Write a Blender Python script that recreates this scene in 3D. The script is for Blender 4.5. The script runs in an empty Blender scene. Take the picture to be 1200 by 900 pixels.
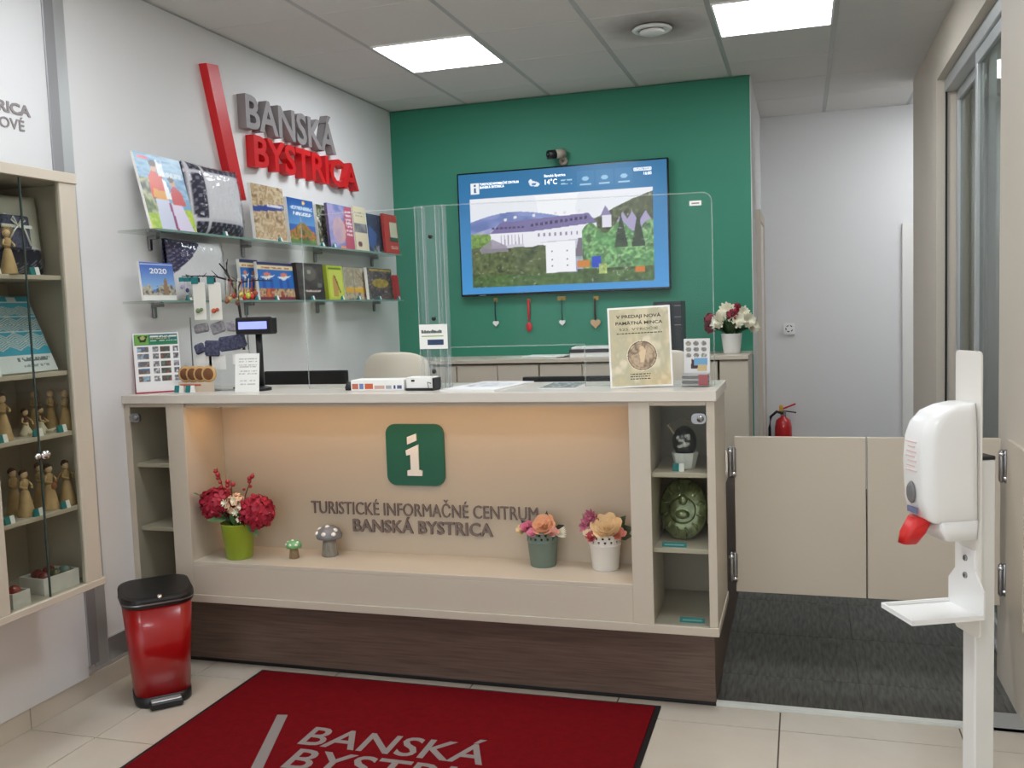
import bpy, math, random
import numpy as np
from mathutils import Vector, Matrix, Euler
random.seed(7)
S = bpy.context.scene
COL = S.collection
R = math.radians
PI = math.pi

# ---------------------------------------------------------------- camera
F, YAW, PITCH, ROLL = 1102.54, .2999, .0803, .0349
CAM = Vector((2.8047, -6.3308, 1.5209))
_d = Vector((-math.sin(YAW), math.cos(YAW), 0)); _r = Vector((math.cos(YAW), math.sin(YAW), 0)); _u = Vector((0, 0, 1))
FWD = _d * math.cos(PITCH) - _u * math.sin(PITCH)
_u2 = _u * math.cos(PITCH) + _d * math.sin(PITCH)
RGT = _r * math.cos(ROLL) - _u2 * math.sin(ROLL)
UPV = _u2 * math.cos(ROLL) + _r * math.sin(ROLL)
cd = bpy.data.cameras.new('camera'); cam = bpy.data.objects.new('camera', cd); COL.objects.link(cam)
cd.sensor_fit = 'HORIZONTAL'; cd.sensor_width = 36; cd.lens = 36 * F / 1200; cd.clip_start = .05; cd.clip_end = 100
cam.matrix_world = Matrix((RGT, UPV, -FWD)).transposed().to_4x4(); cam.location = CAM
S.camera = cam

def ray(u, v): return FWD + RGT * ((u - 600) / F) - UPV * ((v - 450) / F)
def PX(u, v, x): d = ray(u, v); return CAM + d * ((x - CAM.x) / d.x)      # photo pixel -> point on plane x
def PY(u, v, y): d = ray(u, v); return CAM + d * ((y - CAM.y) / d.y)
def PZ(u, v, z): d = ray(u, v); return CAM + d * ((z - CAM.z) / d.z)

# ---------------------------------------------------------------- world, exposure
W = bpy.data.worlds.new('daylight'); S.world = W; W.use_nodes = True
bg = W.node_tree.nodes['Background']; bg.inputs[0].default_value = (.93, .97, 1, 1); bg.inputs[1].default_value = 1.5
S.view_settings.view_transform = 'Standard'; S.view_settings.look = 'None'
S.view_settings.exposure = 0; S.view_settings.gamma = 1; S.view_settings.use_curve_mapping = False
PANEL_W = 18.6          # radiance of the ceiling LED panels
LED_W = 17.0            # warm LED strip in the counter niche

# ---------------------------------------------------------------- materials
def lin(c):
    return tuple((x / 255 / 12.92) if x / 255 <= .04045 else ((x / 255 + .055) / 1.055) ** 2.4 for x in c)
MATS = {}
def mat(name, c=(200, 200, 200), rough=.5, metal=0, bump=0, bscale=200, var=0, vscale=8, spec=.5, emit=0, coat=0, stretch=None, c2=None, attr=False, trans=0, alpha=1, sheen=0):
    if name in MATS: return MATS[name]
    m = bpy.data.materials.new(name); m.use_nodes = True; nt = m.node_tree; b = nt.nodes['Principled BSDF']
    col = (*lin(c), 1)
    b.inputs['Base Color'].default_value = col
    b.inputs['Roughness'].default_value = rough; b.inputs['Metallic'].default_value = metal
    b.inputs['Specular IOR Level'].default_value = spec
    if coat: b.inputs['Coat Weight'].default_value = coat; b.inputs['Coat Roughness'].default_value = .05
    if alpha < 1: b.inputs['Alpha'].default_value = alpha
    if trans: b.inputs['Transmission Weight'].default_value = trans
    if sheen: b.inputs['Sheen Weight'].default_value = sheen
    N = nt.nodes.new; L = nt.links.new
    src = None
    if attr:
        a = N('ShaderNodeAttribute'); a.attribute_name = 'Col'; src = a.outputs['Color']
        L(src, b.inputs['Base Color'])
    if var or bump:
        tc = N('ShaderNodeTexCoord'); vec = tc.outputs['Object']
        if stretch:
            mp = N('ShaderNodeMapping'); mp.inputs['Scale'].default_value = stretch; L(vec, mp.inputs[0]); vec = mp.outputs[0]
    if var:
        n = N('ShaderNodeTexNoise'); n.inputs['Scale'].default_value = vscale; n.inputs['Detail'].default_value = 5; L(vec, n.inputs['Vector'])
        rmp = N('ShaderNodeValToRGB'); rmp.color_ramp.elements[0].position = .3; rmp.color_ramp.elements[1].position = .7
        L(n.outputs['Fac'], rmp.inputs[0])
        mx = N('ShaderNodeMix'); mx.data_type = 'RGBA'
        if src: L(src, mx.inputs[6])
        else: mx.inputs[6].default_value = col
        mx.inputs[7].default_value = (*lin(c2), 1) if c2 else tuple(x * .6 for x in col[:3]) + (1,)
        mu = N('ShaderNodeMath'); mu.operation = 'MULTIPLY'; mu.inputs[1].default_value = var; L(rmp.outputs[0], mu.inputs[0])
        L(mu.outputs[0], mx.inputs[0]); L(mx.outputs[2], b.inputs['Base Color'])
    if bump:
        n2 = N('ShaderNodeTexNoise'); n2.inputs['Scale'].default_value = bscale; n2.inputs['Detail'].default_value = 3; L(vec, n2.inputs['Vector'])
        bp = N('ShaderNodeBump'); bp.inputs['Strength'].default_value = bump; bp.inputs['Distance'].default_value = .002
        L(n2.outputs['Fac'], bp.inputs['Height']); L(bp.outputs[0], b.inputs['Normal'])
    if emit:
        if src: L(src, b.inputs['Emission Color']); b.inputs['Base Color'].default_value = (0.01, .01, .01, 1); nt.links.remove(b.inputs['Base Color'].links[0]) if b.inputs['Base Color'].links else None
        else: b.inputs['Emission Color'].default_value = col
        b.inputs['Emission Strength'].default_value = emit
    MATS[name] = m; return m
def thin_glass(name, tint=(250, 252, 250), refl=.06, rough=.0, fres=1.35):
    if name in MATS: return MATS[name]
    m = bpy.data.materials.new(name); m.use_nodes = True; nt = m.node_tree; nt.nodes.clear(); N = nt.nodes.new; L = nt.links.new
    o = N('ShaderNodeOutputMaterial'); t = N('ShaderNodeBsdfTransparent'); t.inputs[0].default_value = (*lin(tint), 1)
    g = N('ShaderNodeBsdfGlossy'); g.inputs['Roughness'].default_value = rough
    lw = N('ShaderNodeLayerWeight'); pw = N('ShaderNodeMath'); pw.operation = 'POWER'; pw.inputs[1].default_value = 4.5; L(lw.outputs['Facing'], pw.inputs[0])
    f = N('ShaderNodeMath'); f.operation = 'MULTIPLY_ADD'; f.inputs[1].default_value = .75; f.inputs[2].default_value = ((fres - 1) / (fres + 1)) ** 2; L(pw.outputs[0], f.inputs[0])
    mx = N('ShaderNodeMixShader'); L(f.outputs[0], mx.inputs[0]); L(t.outputs[0], mx.inputs[1]); L(g.outputs[0], mx.inputs[2]); L(mx.outputs[0], o.inputs[0])
    MATS[name] = m; return m
M = dict(
    wall=mat('white_wall_paint', (226, 226, 226), .75, bump=.08, bscale=350),
    green=mat('green_wall_paint', (50, 134, 108), .6, bump=.08, bscale=350),
    beigewall=mat('beige_wall_paint', (206, 196, 182), .6, bump=.05, bscale=300),
    ceil=mat('ceiling_tile_board', (214, 212, 209), .9, bump=.25, bscale=500),
    cgrid=mat('ceiling_grid_metal', (176, 177, 176), .5),
    lam=mat('beige_laminate', (198, 188, 172), .42, bump=.03, bscale=600),
    lamin=mat('beige_laminate_inner', (196, 184, 166), .5),
    top=mat('countertop_laminate', (214, 207, 196), .28),
    wood=mat('dark_wood_laminate', (116, 96, 84), .45, var=.75, vscale=5, stretch=(.9, 14, 22), c2=(78, 62, 54)),
    tile=mat('floor_tile_ceramic', (206, 198, 184), .22, var=.35, vscale=6, c2=(190, 180, 163), coat=.2),
    grout=mat('grout', (92, 82, 70), .9),
    alu=mat('brushed_aluminium', (196, 199, 199), .38, metal=.6),
    alumir=mat('polished_aluminium', (215, 220, 224), .22, metal=.85),
    steel=mat('steel', (150, 150, 152), .28, metal=1),
    chrome=mat('chrome', (225, 225, 228), .06, metal=1),
    black=mat('black_plastic', (22, 22, 24), .4),
    blackg=mat('gloss_black', (10, 10, 14), .12),
    white=mat('white_plastic', (240, 240, 238), .28, coat=.3),
    paper=mat('white_paper', (238, 238, 234), .7),
    redpl=mat('red_paint', (206, 22, 30), .4),
    greyletter=mat('grey_letter', (142, 136, 137), .5),
    brassletter=mat('taupe_letter', (128, 114, 110), .4, metal=.35),
    print=mat('printed_cover', attr=True, rough=.35),
    printm=mat('printed_matte', attr=True, rough=.65),
    screen=mat('screen_image', attr=True, rough=.2, emit=.95),
    glass=thin_glass('clear_glass', (246, 248, 246), fres=1.18),
    acryl=thin_glass('acrylic_sheet', (253, 254, 254), fres=1.22),
    acryl2=mat('acrylic_channel', (196, 206, 210), .2, alpha=.10),
    edge=mat('glass_edge', (120, 150, 140), .2),
    acedge=mat('acrylic_edge', (214, 226, 222), .3, alpha=.22),
    leafg=mat('leaf_green', (52, 84, 44), .5, var=.5, vscale=60, c2=(30, 50, 28)),
    teal=mat('teal_card', (30, 120, 120), .6),
    carpet=mat('carpet_pile', (102, 101, 96), .95, var=.85, vscale=10, stretch=(7, 1.0, 4), c2=(62, 61, 57), bump=.8, bscale=260),
    straw=mat('corn_husk', (206, 174, 126), .75, var=.5, vscale=40, c2=(168, 134, 88)),
    cream=mat('cream_leather', (220, 210, 192), .45),
    navy=mat('navy_print_fabric', (40, 42, 70), .8, var=.6, vscale=90, c2=(120, 122, 150)),
)

# ---------------------------------------------------------------- mesh builder
class MB:
    def __init__(s): s.v = []; s.f = []; s.sm = []
    def add(s, vs, fs, smooth=False, Mx=None):
        o = len(s.v)
        for p in vs: s.v.append(tuple(Mx @ Vector(p)) if Mx is not None else tuple(p))
        for f in fs: s.f.append(tuple(i + o for i in f)); s.sm.append(smooth)
        return s
    def box(s, x0, x1, y0, y1, z0, z1, bev=0, Mx=None):
        if bev <= 0:
            vs = [(x, y, z) for z in (z0, z1) for y in (y0, y1) for x in (x0, x1)]
            fs = [(0, 2, 3, 1), (4, 5, 7, 6), (0, 1, 5, 4), (2, 6, 7, 3), (0, 4, 6, 2), (1, 3, 7, 5)]
            return s.add(vs, fs, Mx=Mx)
        b = min(bev, (x1 - x0) / 2.01, (y1 - y0) / 2.01, (z1 - z0) / 2.01)
        vs = []; idx = {}
        for i, (x, sx) in enumerate(((x0, 1), (x1, -1))):
            for j, (y, sy) in enumerate(((y0, 1), (y1, -1))):
                for k, (z, sz) in enumerate(((z0, 1), (z1, -1))):
                    for a in range(3):
                        p = [x + sx * b, y + sy * b, z + sz * b]; p[a] = (x, y, z)[a]
                        idx[i, j, k, a] = len(vs); vs.append(p)
        g = lambda i, j, k, a: idx[i, j, k, a]
        fs = []
        for a in range(3):
            for e in (0, 1):
                o1, o2 = [q for q in range(3) if q != a]
                c = []
                for p, q in ((0, 0), (1, 0), (1, 1), (0, 1)):
                    t = [0, 0, 0]; t[a] = e; t[o1] = p; t[o2] = q; c.append(g(*t, a))
                flip = (e == 0) ^ (a == 1)
                fs.append(tuple(c[::-1]) if flip else tuple(c))
        for a in range(3):
            o1, o2 = [q for q in range(3) if q != a]
            for p in (0, 1):
                for q in (0, 1):
                    t0 = [0, 0, 0]; t0[o1] = p; t0[o2] = q; t1 = list(t0); t1[a] = 1
                    fs.append((g(*t0, o1), g(*t1, o1), g(*t1, o2), g(*t0, o2)))
        for i in (0, 1):
            for j in (0, 1):
                for k in (0, 1): fs.append((g(i, j, k, 0), g(i, j, k, 1), g(i, j, k, 2)))
        return s.add(vs, fs, Mx=Mx)
    def lathe(s, prof, n=24, c=(0, 0, 0), Mx=None, sx=1, sy=1, smooth=True, cap=True):
        vs = []; fs = []; m = len(prof)
        for i in range(n):
            a = 2 * PI * i / n
            for r, z in prof: vs.append((c[0] + r * math.cos(a) * sx, c[1] + r * math.sin(a) * sy, c[2] + z))
        for i in range(n):
            j = (i + 1) % n
            for k in range(m - 1): fs.append((i * m + k, j * m + k, j * m + k + 1, i * m + k + 1))
        if cap:
            if prof[0][0] > 1e-5: fs.append(tuple(i * m for i in range(n))[::-1])
            if prof[-1][0] > 1e-5: fs.append(tuple(i * m + m - 1 for i in range(n)))
        return s.add(vs, fs, smooth, Mx)
    def ball(s, c, r, n=10, sx=1, sy=1, sz=1, Mx=None):
        k = max(4, n // 2)
        return s.lathe([(max(r * math.sin(PI * i / k), 1e-6), -r * sz * math.cos(PI * i / k)) for i in range(k + 1)], n, c, Mx, sx, sy)
    def tube(s, pts, rad, n=8, smooth=True, Mx=None):
        pts = [Vector(p) for p in pts]; rads = rad if isinstance(rad, (list, tuple)) else [rad] * len(pts)
        vs = []; fs = []; up = Vector((0, 0, 1))
        for i, p in enumerate(pts):
            t = (pts[min(i + 1, len(pts) - 1)] - pts[max(i - 1, 0)]).normalized()
            a = t.cross(up if abs(t.z) < .95 else Vector((1, 0, 0))).normalized(); b = t.cross(a)
            for k in range(n):
                q = 2 * PI * k / n; vs.append(p + (a * math.cos(q) + b * math.sin(q)) * rads[i])
        for i in range(len(pts) - 1):
            for k in range(n):
                l = (k + 1) % n; fs.append((i * n + k, i * n + l, (i + 1) * n + l, (i + 1) * n + k))
        fs.append(tuple(range(n))[::-1]); fs.append(tuple((len(pts) - 1) * n + k for k in range(n)))
        return s.add(vs, fs, smooth, Mx)
    def prism(s, poly, y0, y1, Mx=None):          # polygon in local xz, extruded along y
        n = len(poly); vs = [(x, y0, z) for x, z in poly] + [(x, y1, z) for x, z in poly]
        fs = [tuple(range(n)), tuple(range(2 * n - 1, n - 1, -1))] + [(i, i + n, (i + 1) % n + n, (i + 1) % n) for i in range(n)]
        return s.add(vs, fs, Mx=Mx)
    def build(s, name, m, parent=None, loc=None, rot=None):
        me = bpy.data.meshes.new(name); me.from_pydata([tuple(p) for p in s.v], [], s.f); me.materials.append(m)
        me.polygons.foreach_set('use_smooth', s.sm); me.update()
        import bmesh
        bm = bmesh.new(); bm.from_mesh(me); bmesh.ops.recalc_face_normals(bm, faces=bm.faces[:]); bm.to_mesh(me); bm.free()
        return link(name, me, parent, loc, rot)
def link(name, me, parent=None, loc=None, rot=None):
    o = bpy.data.objects.new(name, me); COL.objects.link(o)
    if parent is not None: o.parent = parent
    if loc is not None: o.location = loc
    if rot is not None: o.rotation_euler = rot
    return o
def box(name, x0, x1, y0, y1, z0, z1, m, parent=None, bev=.0):
    return MB().box(x0, x1, y0, y1, z0, z1, bev).build(name, m, parent)
def tag(o, label, cat, group=None):
    o['label'] = label; o['category'] = cat
    if group: o['group'] = group
    return o
def thing(name, label, cat, loc=(0, 0, 0), rot=(0, 0, 0), group=None):
    o = bpy.data.objects.new(name, None); COL.objects.link(o); o.location = loc; o.rotation_euler = rot; o.empty_display_size = .1
    return tag(o, label, cat, group)
def struct(o): o['kind'] = 'structure'; return o
def rrect(w, h, r, n=5, cx=0, cz=0):
    p = []
    for (x, z, a0) in ((w / 2 - r, h / 2 - r, 0), (-w / 2 + r, h / 2 - r, 90), (-w / 2 + r, -h / 2 + r, 180), (w / 2 - r, -h / 2 + r, 270)):
        for i in range(n + 1):
            a = R(a0 + 90 * i / n); p.append((cx + x + r * math.cos(a), cz + z + r * math.sin(a)))
    return p[::-1]

# ---------------------------------------------------------------- printed pictures: a fine grid with a colour per vertex
class Pic:
    def __init__(s, nu, nv, base=(255, 255, 255), seed=1):
        s.nu, s.nv = nu, nv; s.U, s.V = np.meshgrid(np.linspace(0, 1, nu + 1), np.linspace(0, 1, nv + 1)); s.rng = np.random.RandomState(seed)
        s.c = np.zeros((nv + 1, nu + 1, 3)); s.c[:] = base
    def noise(s, sx, sy=None, oct=3):
        sy = sy or sx; out = np.zeros_like(s.U); amp = 1; tot = 0
        for o in range(oct):
            g = s.rng.rand(int(sy * 2 ** o) + 2, int(sx * 2 ** o) + 2); x = s.U * sx * 2 ** o; y = s.V * sy * 2 ** o
            i = np.clip(x.astype(int), 0, g.shape[1] - 2); j = np.clip(y.astype(int), 0, g.shape[0] - 2); fx = x - i; fy = y - j
            fx = fx * fx * (3 - 2 * fx); fy = fy * fy * (3 - 2 * fy)
            out += amp * ((g[j, i] * (1 - fx) + g[j, i + 1] * fx) * (1 - fy) + (g[j + 1, i] * (1 - fx) + g[j + 1, i + 1] * fx) * fy); tot += amp; amp *= .55
        return out / tot
    def put(s, mask, col, a=1.0):
        m = (mask.astype(float) * a)[..., None]; s.c = s.c * (1 - m) + np.array(col, float) * m; return s
    def rect(s, x0, y0, x1, y1, col, a=1.0): return s.put((s.U >= x0) & (s.U <= x1) & (s.V >= y0) & (s.V <= y1), col, a)
    def ell(s, cx, cy, rx, ry, col, a=1.0): return s.put(((s.U - cx) / rx) ** 2 + ((s.V - cy) / ry) ** 2 <= 1, col, a)
    def poly(s, pts, col, a=1.0):
        inside = np.zeros_like(s.U, bool); n = len(pts)
        for i in range(n):
            (x0, y0), (x1, y1) = pts[i], pts[(i + 1) % n]
            if y0 == y1: continue
            cond = ((y0 > s.V) != (y1 > s.V)) & (s.U < (x1 - x0) * (s.V - y0) / (y1 - y0) + x0); inside ^= cond
        return s.put(inside, col, a)
    def mottle(s, mask, cols, sx, sy=None, oct=3):
        n = s.noise(sx, sy, oct); n = np.clip((n - .5) * 1.9 + .5, 0, 1); k = len(cols) - 1; t = np.clip(n * k, 0, k - 1e-6); i = t.astype(int); f = (t - i)[..., None]
        C = np.array(cols, float); cc = C[i] * (1 - f) + C[i + 1] * f
        m = mask.astype(float)[..., None]; s.c = s.c * (1 - m) + cc * m; return s
    def grad(s, y0, y1, c0, c1, x0=0, x1=1):
        m = (s.V >= y0) & (s.V <= y1) & (s.U >= x0) & (s.U <= x1); t = np.clip((s.V - y0) / (y1 - y0), 0, 1)[..., None]
        s.c = np.where(m[..., None], np.array(c0, float) * (1 - t) + np.array(c1, float) * t, s.c); return s
    def lines(s, x0, x1, ys, h, col, gap=.35):       # rows of small print
        n = s.noise(60, 40, 1)
        for y in ys: s.put((s.U >= x0) & (s.U <= x1) & (abs(s.V - y) <= h / 2) & (n > gap), col)
        return s
    def build(s, name, w, h, y, m, parent, x0=None, z0=0):     # plane in local xz at depth y; facing -y
        x0 = -w / 2 if x0 is None else x0
        P = np.stack([x0 + s.U * w, np.full_like(s.U, y), z0 + s.V * h], -1).reshape(-1, 3)
        n1 = s.nu + 1; i = (np.arange(s.nv)[:, None] * n1 + np.arange(s.nu)[None, :]).reshape(-1)
        q = np.stack([i, i + 1, i + n1 + 1, i + n1], -1)
        me = bpy.data.meshes.new(name); me.from_pydata(P.tolist(), [], q.tolist())
        a = me.color_attributes.new('Col', 'FLOAT_COLOR', 'POINT')
        c = np.clip(s.c, 0, 255) / 255; c = np.where(c <= .04045, c / 12.92, ((c + .055) / 1.055) ** 2.4).reshape(-1, 3)
        a.data.foreach_set('color', np.concatenate([c, np.ones((len(c), 1))], 1).astype('f').ravel()); me.materials.append(m)
        return link(name, me, parent)

# ---------------------------------------------------------------- lettering
_cache = {}
def glyph(sx, bold=0.0):
    k = (sx, bold)
    if k in _cache: return _cache[k]
    c = bpy.data.curves.new('t', 'FONT'); c.body = sx; c.size = 1; c.extrude = .5; c.offset = bold; c.resolution_u = 3; c.fill_mode = 'BOTH'
    o = bpy.data.objects.new('t', c); COL.objects.link(o); dg = bpy.context.evaluated_depsgraph_get()
    me = bpy.data.meshes.new_from_object(o.evaluated_get(dg)); bpy.data.objects.remove(o); bpy.data.curves.remove(c)
    n = len(me.vertices); co = np.zeros(n * 3, 'f'); me.vertices.foreach_get('co', co); co = co.reshape(-1, 3)
    fs = [tuple(p.vertices) for p in me.polygons]; bpy.data.meshes.remove(me)
    _cache[k] = (co, fs); return _cache[k]
def text_layout(t, bold):
    full = glyph(t, bold)[0]; x0, x1 = full[:, 0].min(), full[:, 0].max(); cap = glyph('H', bold)[0][:, 1].max(); pos = []
    for i, ch in enumerate(t):
        if ch == ' ': continue
        pos.append((ch, glyph(t[:i + 1], bold)[0][:, 0].max() - glyph(ch, bold)[0][:, 0].max()))
    return x0, x1, cap, pos
def letters(t, x0, x1, z0, z1, y, depth, m, parent, bold=.0, each=True, name='letter', flat=False):
    """raised letters facing -y in the parent's frame, front face at y, running back by depth"""
    a, b, cap, pos = text_layout(t, bold); kx = (x1 - x0) / (b - a); kz = (z1 - z0) / cap
    def conv(co, dx): return [(x0 + (p[0] + dx - a) * kx, y + depth * (.5 - p[2]), z0 + p[1] * kz) for p in co]
    if each:
        for ch, dx in pos:
            co, fs = glyph(ch, bold); me = bpy.data.meshes.new(name); cx = x0 + (co[:, 0].mean() + dx - a) * kx
            me.from_pydata([(p[0] - cx, p[1], p[2] - z0) for p in conv(co, dx)], [], fs); me.materials.append(m); link(name, me, parent, (cx, 0, z0))
    else:
        co, fs = glyph(t, bold); me = bpy.data.meshes.new(name); me.from_pydata(conv(co, 0), [], fs); me.materials.append(m); return link(name, me, parent)

# ================================================================ the room
H = 2.9495; XG = 2.508; XR = 3.535; YB = 1.50; YN = -8.4
CA, CB = .5866, -.9726                     # ceiling grid origin
TILE = .6
# floor: grout bed, ceramic tiles, carpet
fl = struct(box('floor', -.02, 4.4, YN, YB + .1, -.06, -.004, M['grout']))
TX, TY, TD = .3047, -2.99, .603
CE = -2.80                                 # front edge of the carpet
tme = {}
def tile_piece(x0, x1, y0, y1):
    x0 = max(x0, 0); x1 = min(x1, 4.4)
    k = (round(x1 - x0, 3), round(y1 - y0, 3))
    if k[0] < .03 or k[1] < .03: return
    if k not in tme:
        o = MB().box(0, k[0] - .005, 0, k[1] - .005, -.008, 0, .001).build('tile', M['tile'], fl); tme[k] = o.data
    else: o = link('tile', tme[k], fl)
    o.location = (x0 + .0025, y0 + .0025, 0)
for j in range(-5, 2):
    for i in range(-1, 7):
        y0, y1 = TY + TD * j, min(TY + TD * (j + 1), CE - .03)
        if y1 > y0: tile_piece(TX + TD * i, TX + TD * (i + 1), y0, y1)
cp = struct(box('floor_carpet', 0, 4.4, CE, YB, -.006, -.0042, M['carpet']))
car = {}
for i in range(-3, 4):
    for j in range(-1, 9):
        x0, x1 = max(XG + .5 * i, .0), min(XG + .5 * (i + 1), 4.4); y0, y1 = max(CE + .5 * j - .2, CE), min(CE + .5 * (j + 1) - .2, YB)
        if x1 - x0 < .05 or y1 - y0 < .05: continue
        o = MB().box(-(x1 - x0) / 2 + .0006, (x1 - x0) / 2 - .0006, -(y1 - y0) / 2 + .0006, (y1 - y0) / 2 - .0006, -.0045, .0004, .001).build('carpet_tile', M['carpet'], cp)
        o.location = ((x0 + x1) / 2, (y0 + y1) / 2, 0)
struct(box('trim_1', 2.4845, 3.6, CE - .03, CE, -.004, .011, mat('white_edge_strip', (222, 226, 220), .4)))
struct(box('trim_2', 3.42, 3.62, CE - .03, CE + .1, .0, .013, M['alu']))
# ceiling: slab, tiles, grid bars
ce = struct(box('ceiling', -.02, 4.4, YN, YB + .1, H + .02, H + .1, M['ceil']))
cme = {}
LIGHTS = [(0, -1), (3, -1), (0, -5), (3, -5), (0, -9), (3, -9), (5, 2), (5, -3)]  # last two panels are added out of view to brighten passage and sliding door
vent_mat = mat('ceiling_tile_sooty', (214, 212, 209), .9, bump=.25, bscale=500)
nt = vent_mat.node_tree; tcn = nt.nodes.new('ShaderNodeTexCoord'); gl = nt.nodes.new('ShaderNodeVectorMath'); gl.operation = 'LENGTH'
mpn = nt.nodes.new('ShaderNodeMapping'); mpn.inputs['Location'].default_value = (0, .03, 0); nt.links.new(tcn.outputs['Object'], mpn.inputs[0]); nt.links.new(mpn.outputs[0], gl.inputs[0])
nz = nt.nodes.new('ShaderNodeTexNoise'); nz.inputs['Scale'].default_value = 9; nt.links.new(tcn.outputs['Object'], nz.inputs['Vector'])
ad = nt.nodes.new('ShaderNodeMath'); ad.operation = 'MULTIPLY_ADD'; ad.inputs[1].default_value = .12; nt.links.new(nz.outputs['Fac'], ad.inputs[0]); nt.links.new(gl.outputs['Value'], ad.inputs[2])
rp = nt.nodes.new('ShaderNodeValToRGB'); rp.color_ramp.elements[0].position = .12; rp.color_ramp.elements[1].position = .36
rp.color_ramp.elements[0].color = (*lin((128, 122, 116)), 1); rp.color_ramp.elements[1].color = (*lin((214, 212, 209)), 1)
nt.links.new(ad.outputs[0], rp.inputs[0]); nt.links.new(rp.outputs[0], nt.nodes['Principled BSDF'].inputs['Base Color'])
VX, VY = PZ(764, 32, H).xy
for i in range(-1, 7):
    x0, x1 = max(CA + TILE * i, 0), min(CA + TILE * (i + 1), 4.38)
    if x1 - x0 < .05: continue
    for j in range(-13, 5):
        y0, y1 = max(CB + TILE * j, YN), min(CB + TILE * (j + 1), YB)
        if x0 < XG - .45 and y0 > -.05: continue
        if x0 < XG and y0 < 0 < y1 and x1 < XG + .2: y1 = min(y1, .05)
        if y1 - y0 < .05 or (i, j) in LIGHTS or (i == 6 and (5, j) in LIGHTS): continue
        k = (round(x1 - x0, 3), round(y1 - y0, 3), (i, j) == (2, -1))
        if k not in cme:
            w, d = k[0] / 2, k[1] / 2
            o = MB().box(-w + .012, w - .012, -d + .0025, d - .0025, 0, .016, .002).build('ceiling_tile', vent_mat if k[2] else M['ceil'], ce); cme[k] = o.data
        else: o = link('ceiling_tile', cme[k], ce)
        o.location = ((x0 + x1) / 2, (y0 + y1) / 2, H)
for i in range(0, 6):
    x = CA + TILE * i; o = MB().box(x - .012, x + .012, YN, 0 if x < XG - .1 else YB, H + .0015, H + .018).build('grid_bar', M['cgrid'], ce)
for x0, x1, y0, y1 in ((0, .02, YN, 0), (0, XG, -.02, 0)):
    MB().box(x0, x1, y0, y1, H - .0, H + .02).build('edge_angle', M['cgrid'], ce)

# walls
struct(box('wall_left', -.15, 0, YN, .15, 0, H + .1, M['wall']))
struct(box('wall_back', 0, XG - .004, 0, .12, 0, H + .02, M['green']))
struct(box('wall_passage', XG - .1, XG, .12, YB, 0, H + .02, M['wall']))
struct(box('wall_end', XG - .004, XG, 0, .12, 0, H + .02, M['wall']))
struct(box('wall_far', XG - .1, 4.5, YB, YB + .12, 0, H + .02, M['wall']))
OY0, OY1, OZ = -2.30, -.52, 2.70           # sliding door opening in the right wall
wr = MB(); wr.box(XR, XR + .18, OY1, .62, 0, H + .02); wr.box(XR, XR + .18, OY0, OY1, OZ, H + .02); wr.box(XR, XR + .18, YN, OY0, 0, H + .02)
struct(wr.build('wall_right', M['beigewall']))
struct(box('wall_side', 4.38, 4.5, YN, YB, 0, H + .02, M['wall']))
# tile skirting on the left wall
bs = struct(box('baseboard_left', 0, .006, -6.5, -2.83, 0, .082, M['grout']))
for k in range(7):
    y1 = -3.59 + .6 * (1 - k); y0 = y1 - .6
    y1 = min(y1, -2.84)
    MB().box(.003, .012, y0 + .002, y1 - .002, 0, .085, .001).build('tile', M['tile'], bs)
# glazed white board with aluminium profile on the left wall
yp0, yp1 = -3.29, -3.235
struct(box('trim_3', 0, .022, yp0 - 1.6, yp0, .086, H, mat('white_wall_board', (218, 219, 220), .4)))
struct(box('trim_4', 0, .03, yp0, yp1, .13, H, mat('grey_aluminium', (158, 158, 160), .45, metal=.5), bev=.002))
struct(box('trim_5', 0, .012, yp1, -3.160, .105, H, M['alu']))
struct(box('trim_6', 0, .012, -3.160, -2.84, .105, .20, M['alumir']))
ws = thing('board_sign', 'grey raised letters RICA above OVÉ on white wall board', 'sign', (.022, 0, 0), (0, 0, PI / 2))
letters('RICA', PX(-3, 128, .022).y, PX(35, 131, .022).y, PX(34, 137, .022).z, PX(34, 125, .022).z, -.004, .004, M['greyletter'], ws, .03)
letters('OVÉ', PX(-1, 148, .022).y, PX(28, 148, .022).y, PX(28, 154, .022).z, PX(28, 142, .022).z, -.004, .004, M['greyletter'], ws, .005)
# doors in the passage
d1 = struct(box('door_1', XG, XG + .02, .62, 1.30, 0, 2.08, mat('door_white', (226, 220, 214), .4)))
MB().box(XG, XG + .03, .55, .62, 0, 2.15).build('door_frame', M['beigewall'], d1)
MB().box(XG, XG + .03, 1.30, 1.37, 0, 2.15).build('door_frame', M['beigewall'], d1)
MB().box(XG, XG + .03, .62, 1.30, 2.08, 2.15).build('door_frame', M['beigewall'], d1)
xf = PY(1057, 300, YB).x
d2 = struct(box('door_2', xf + .09, xf + .9, YB - .02, YB + .01, 0, 1.98, mat('door_white2', (214, 208, 200), .4)))
dfm = mat('door_frame_white', (232, 231, 226), .4)
MB().box(xf, xf + .09, YB - .03, YB, 0, 2.06).build('door_frame', dfm, d2)
MB().box(xf + .09, xf + .9, YB - .03, YB, 1.98, 2.06).build('door_frame', dfm, d2)
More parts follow.
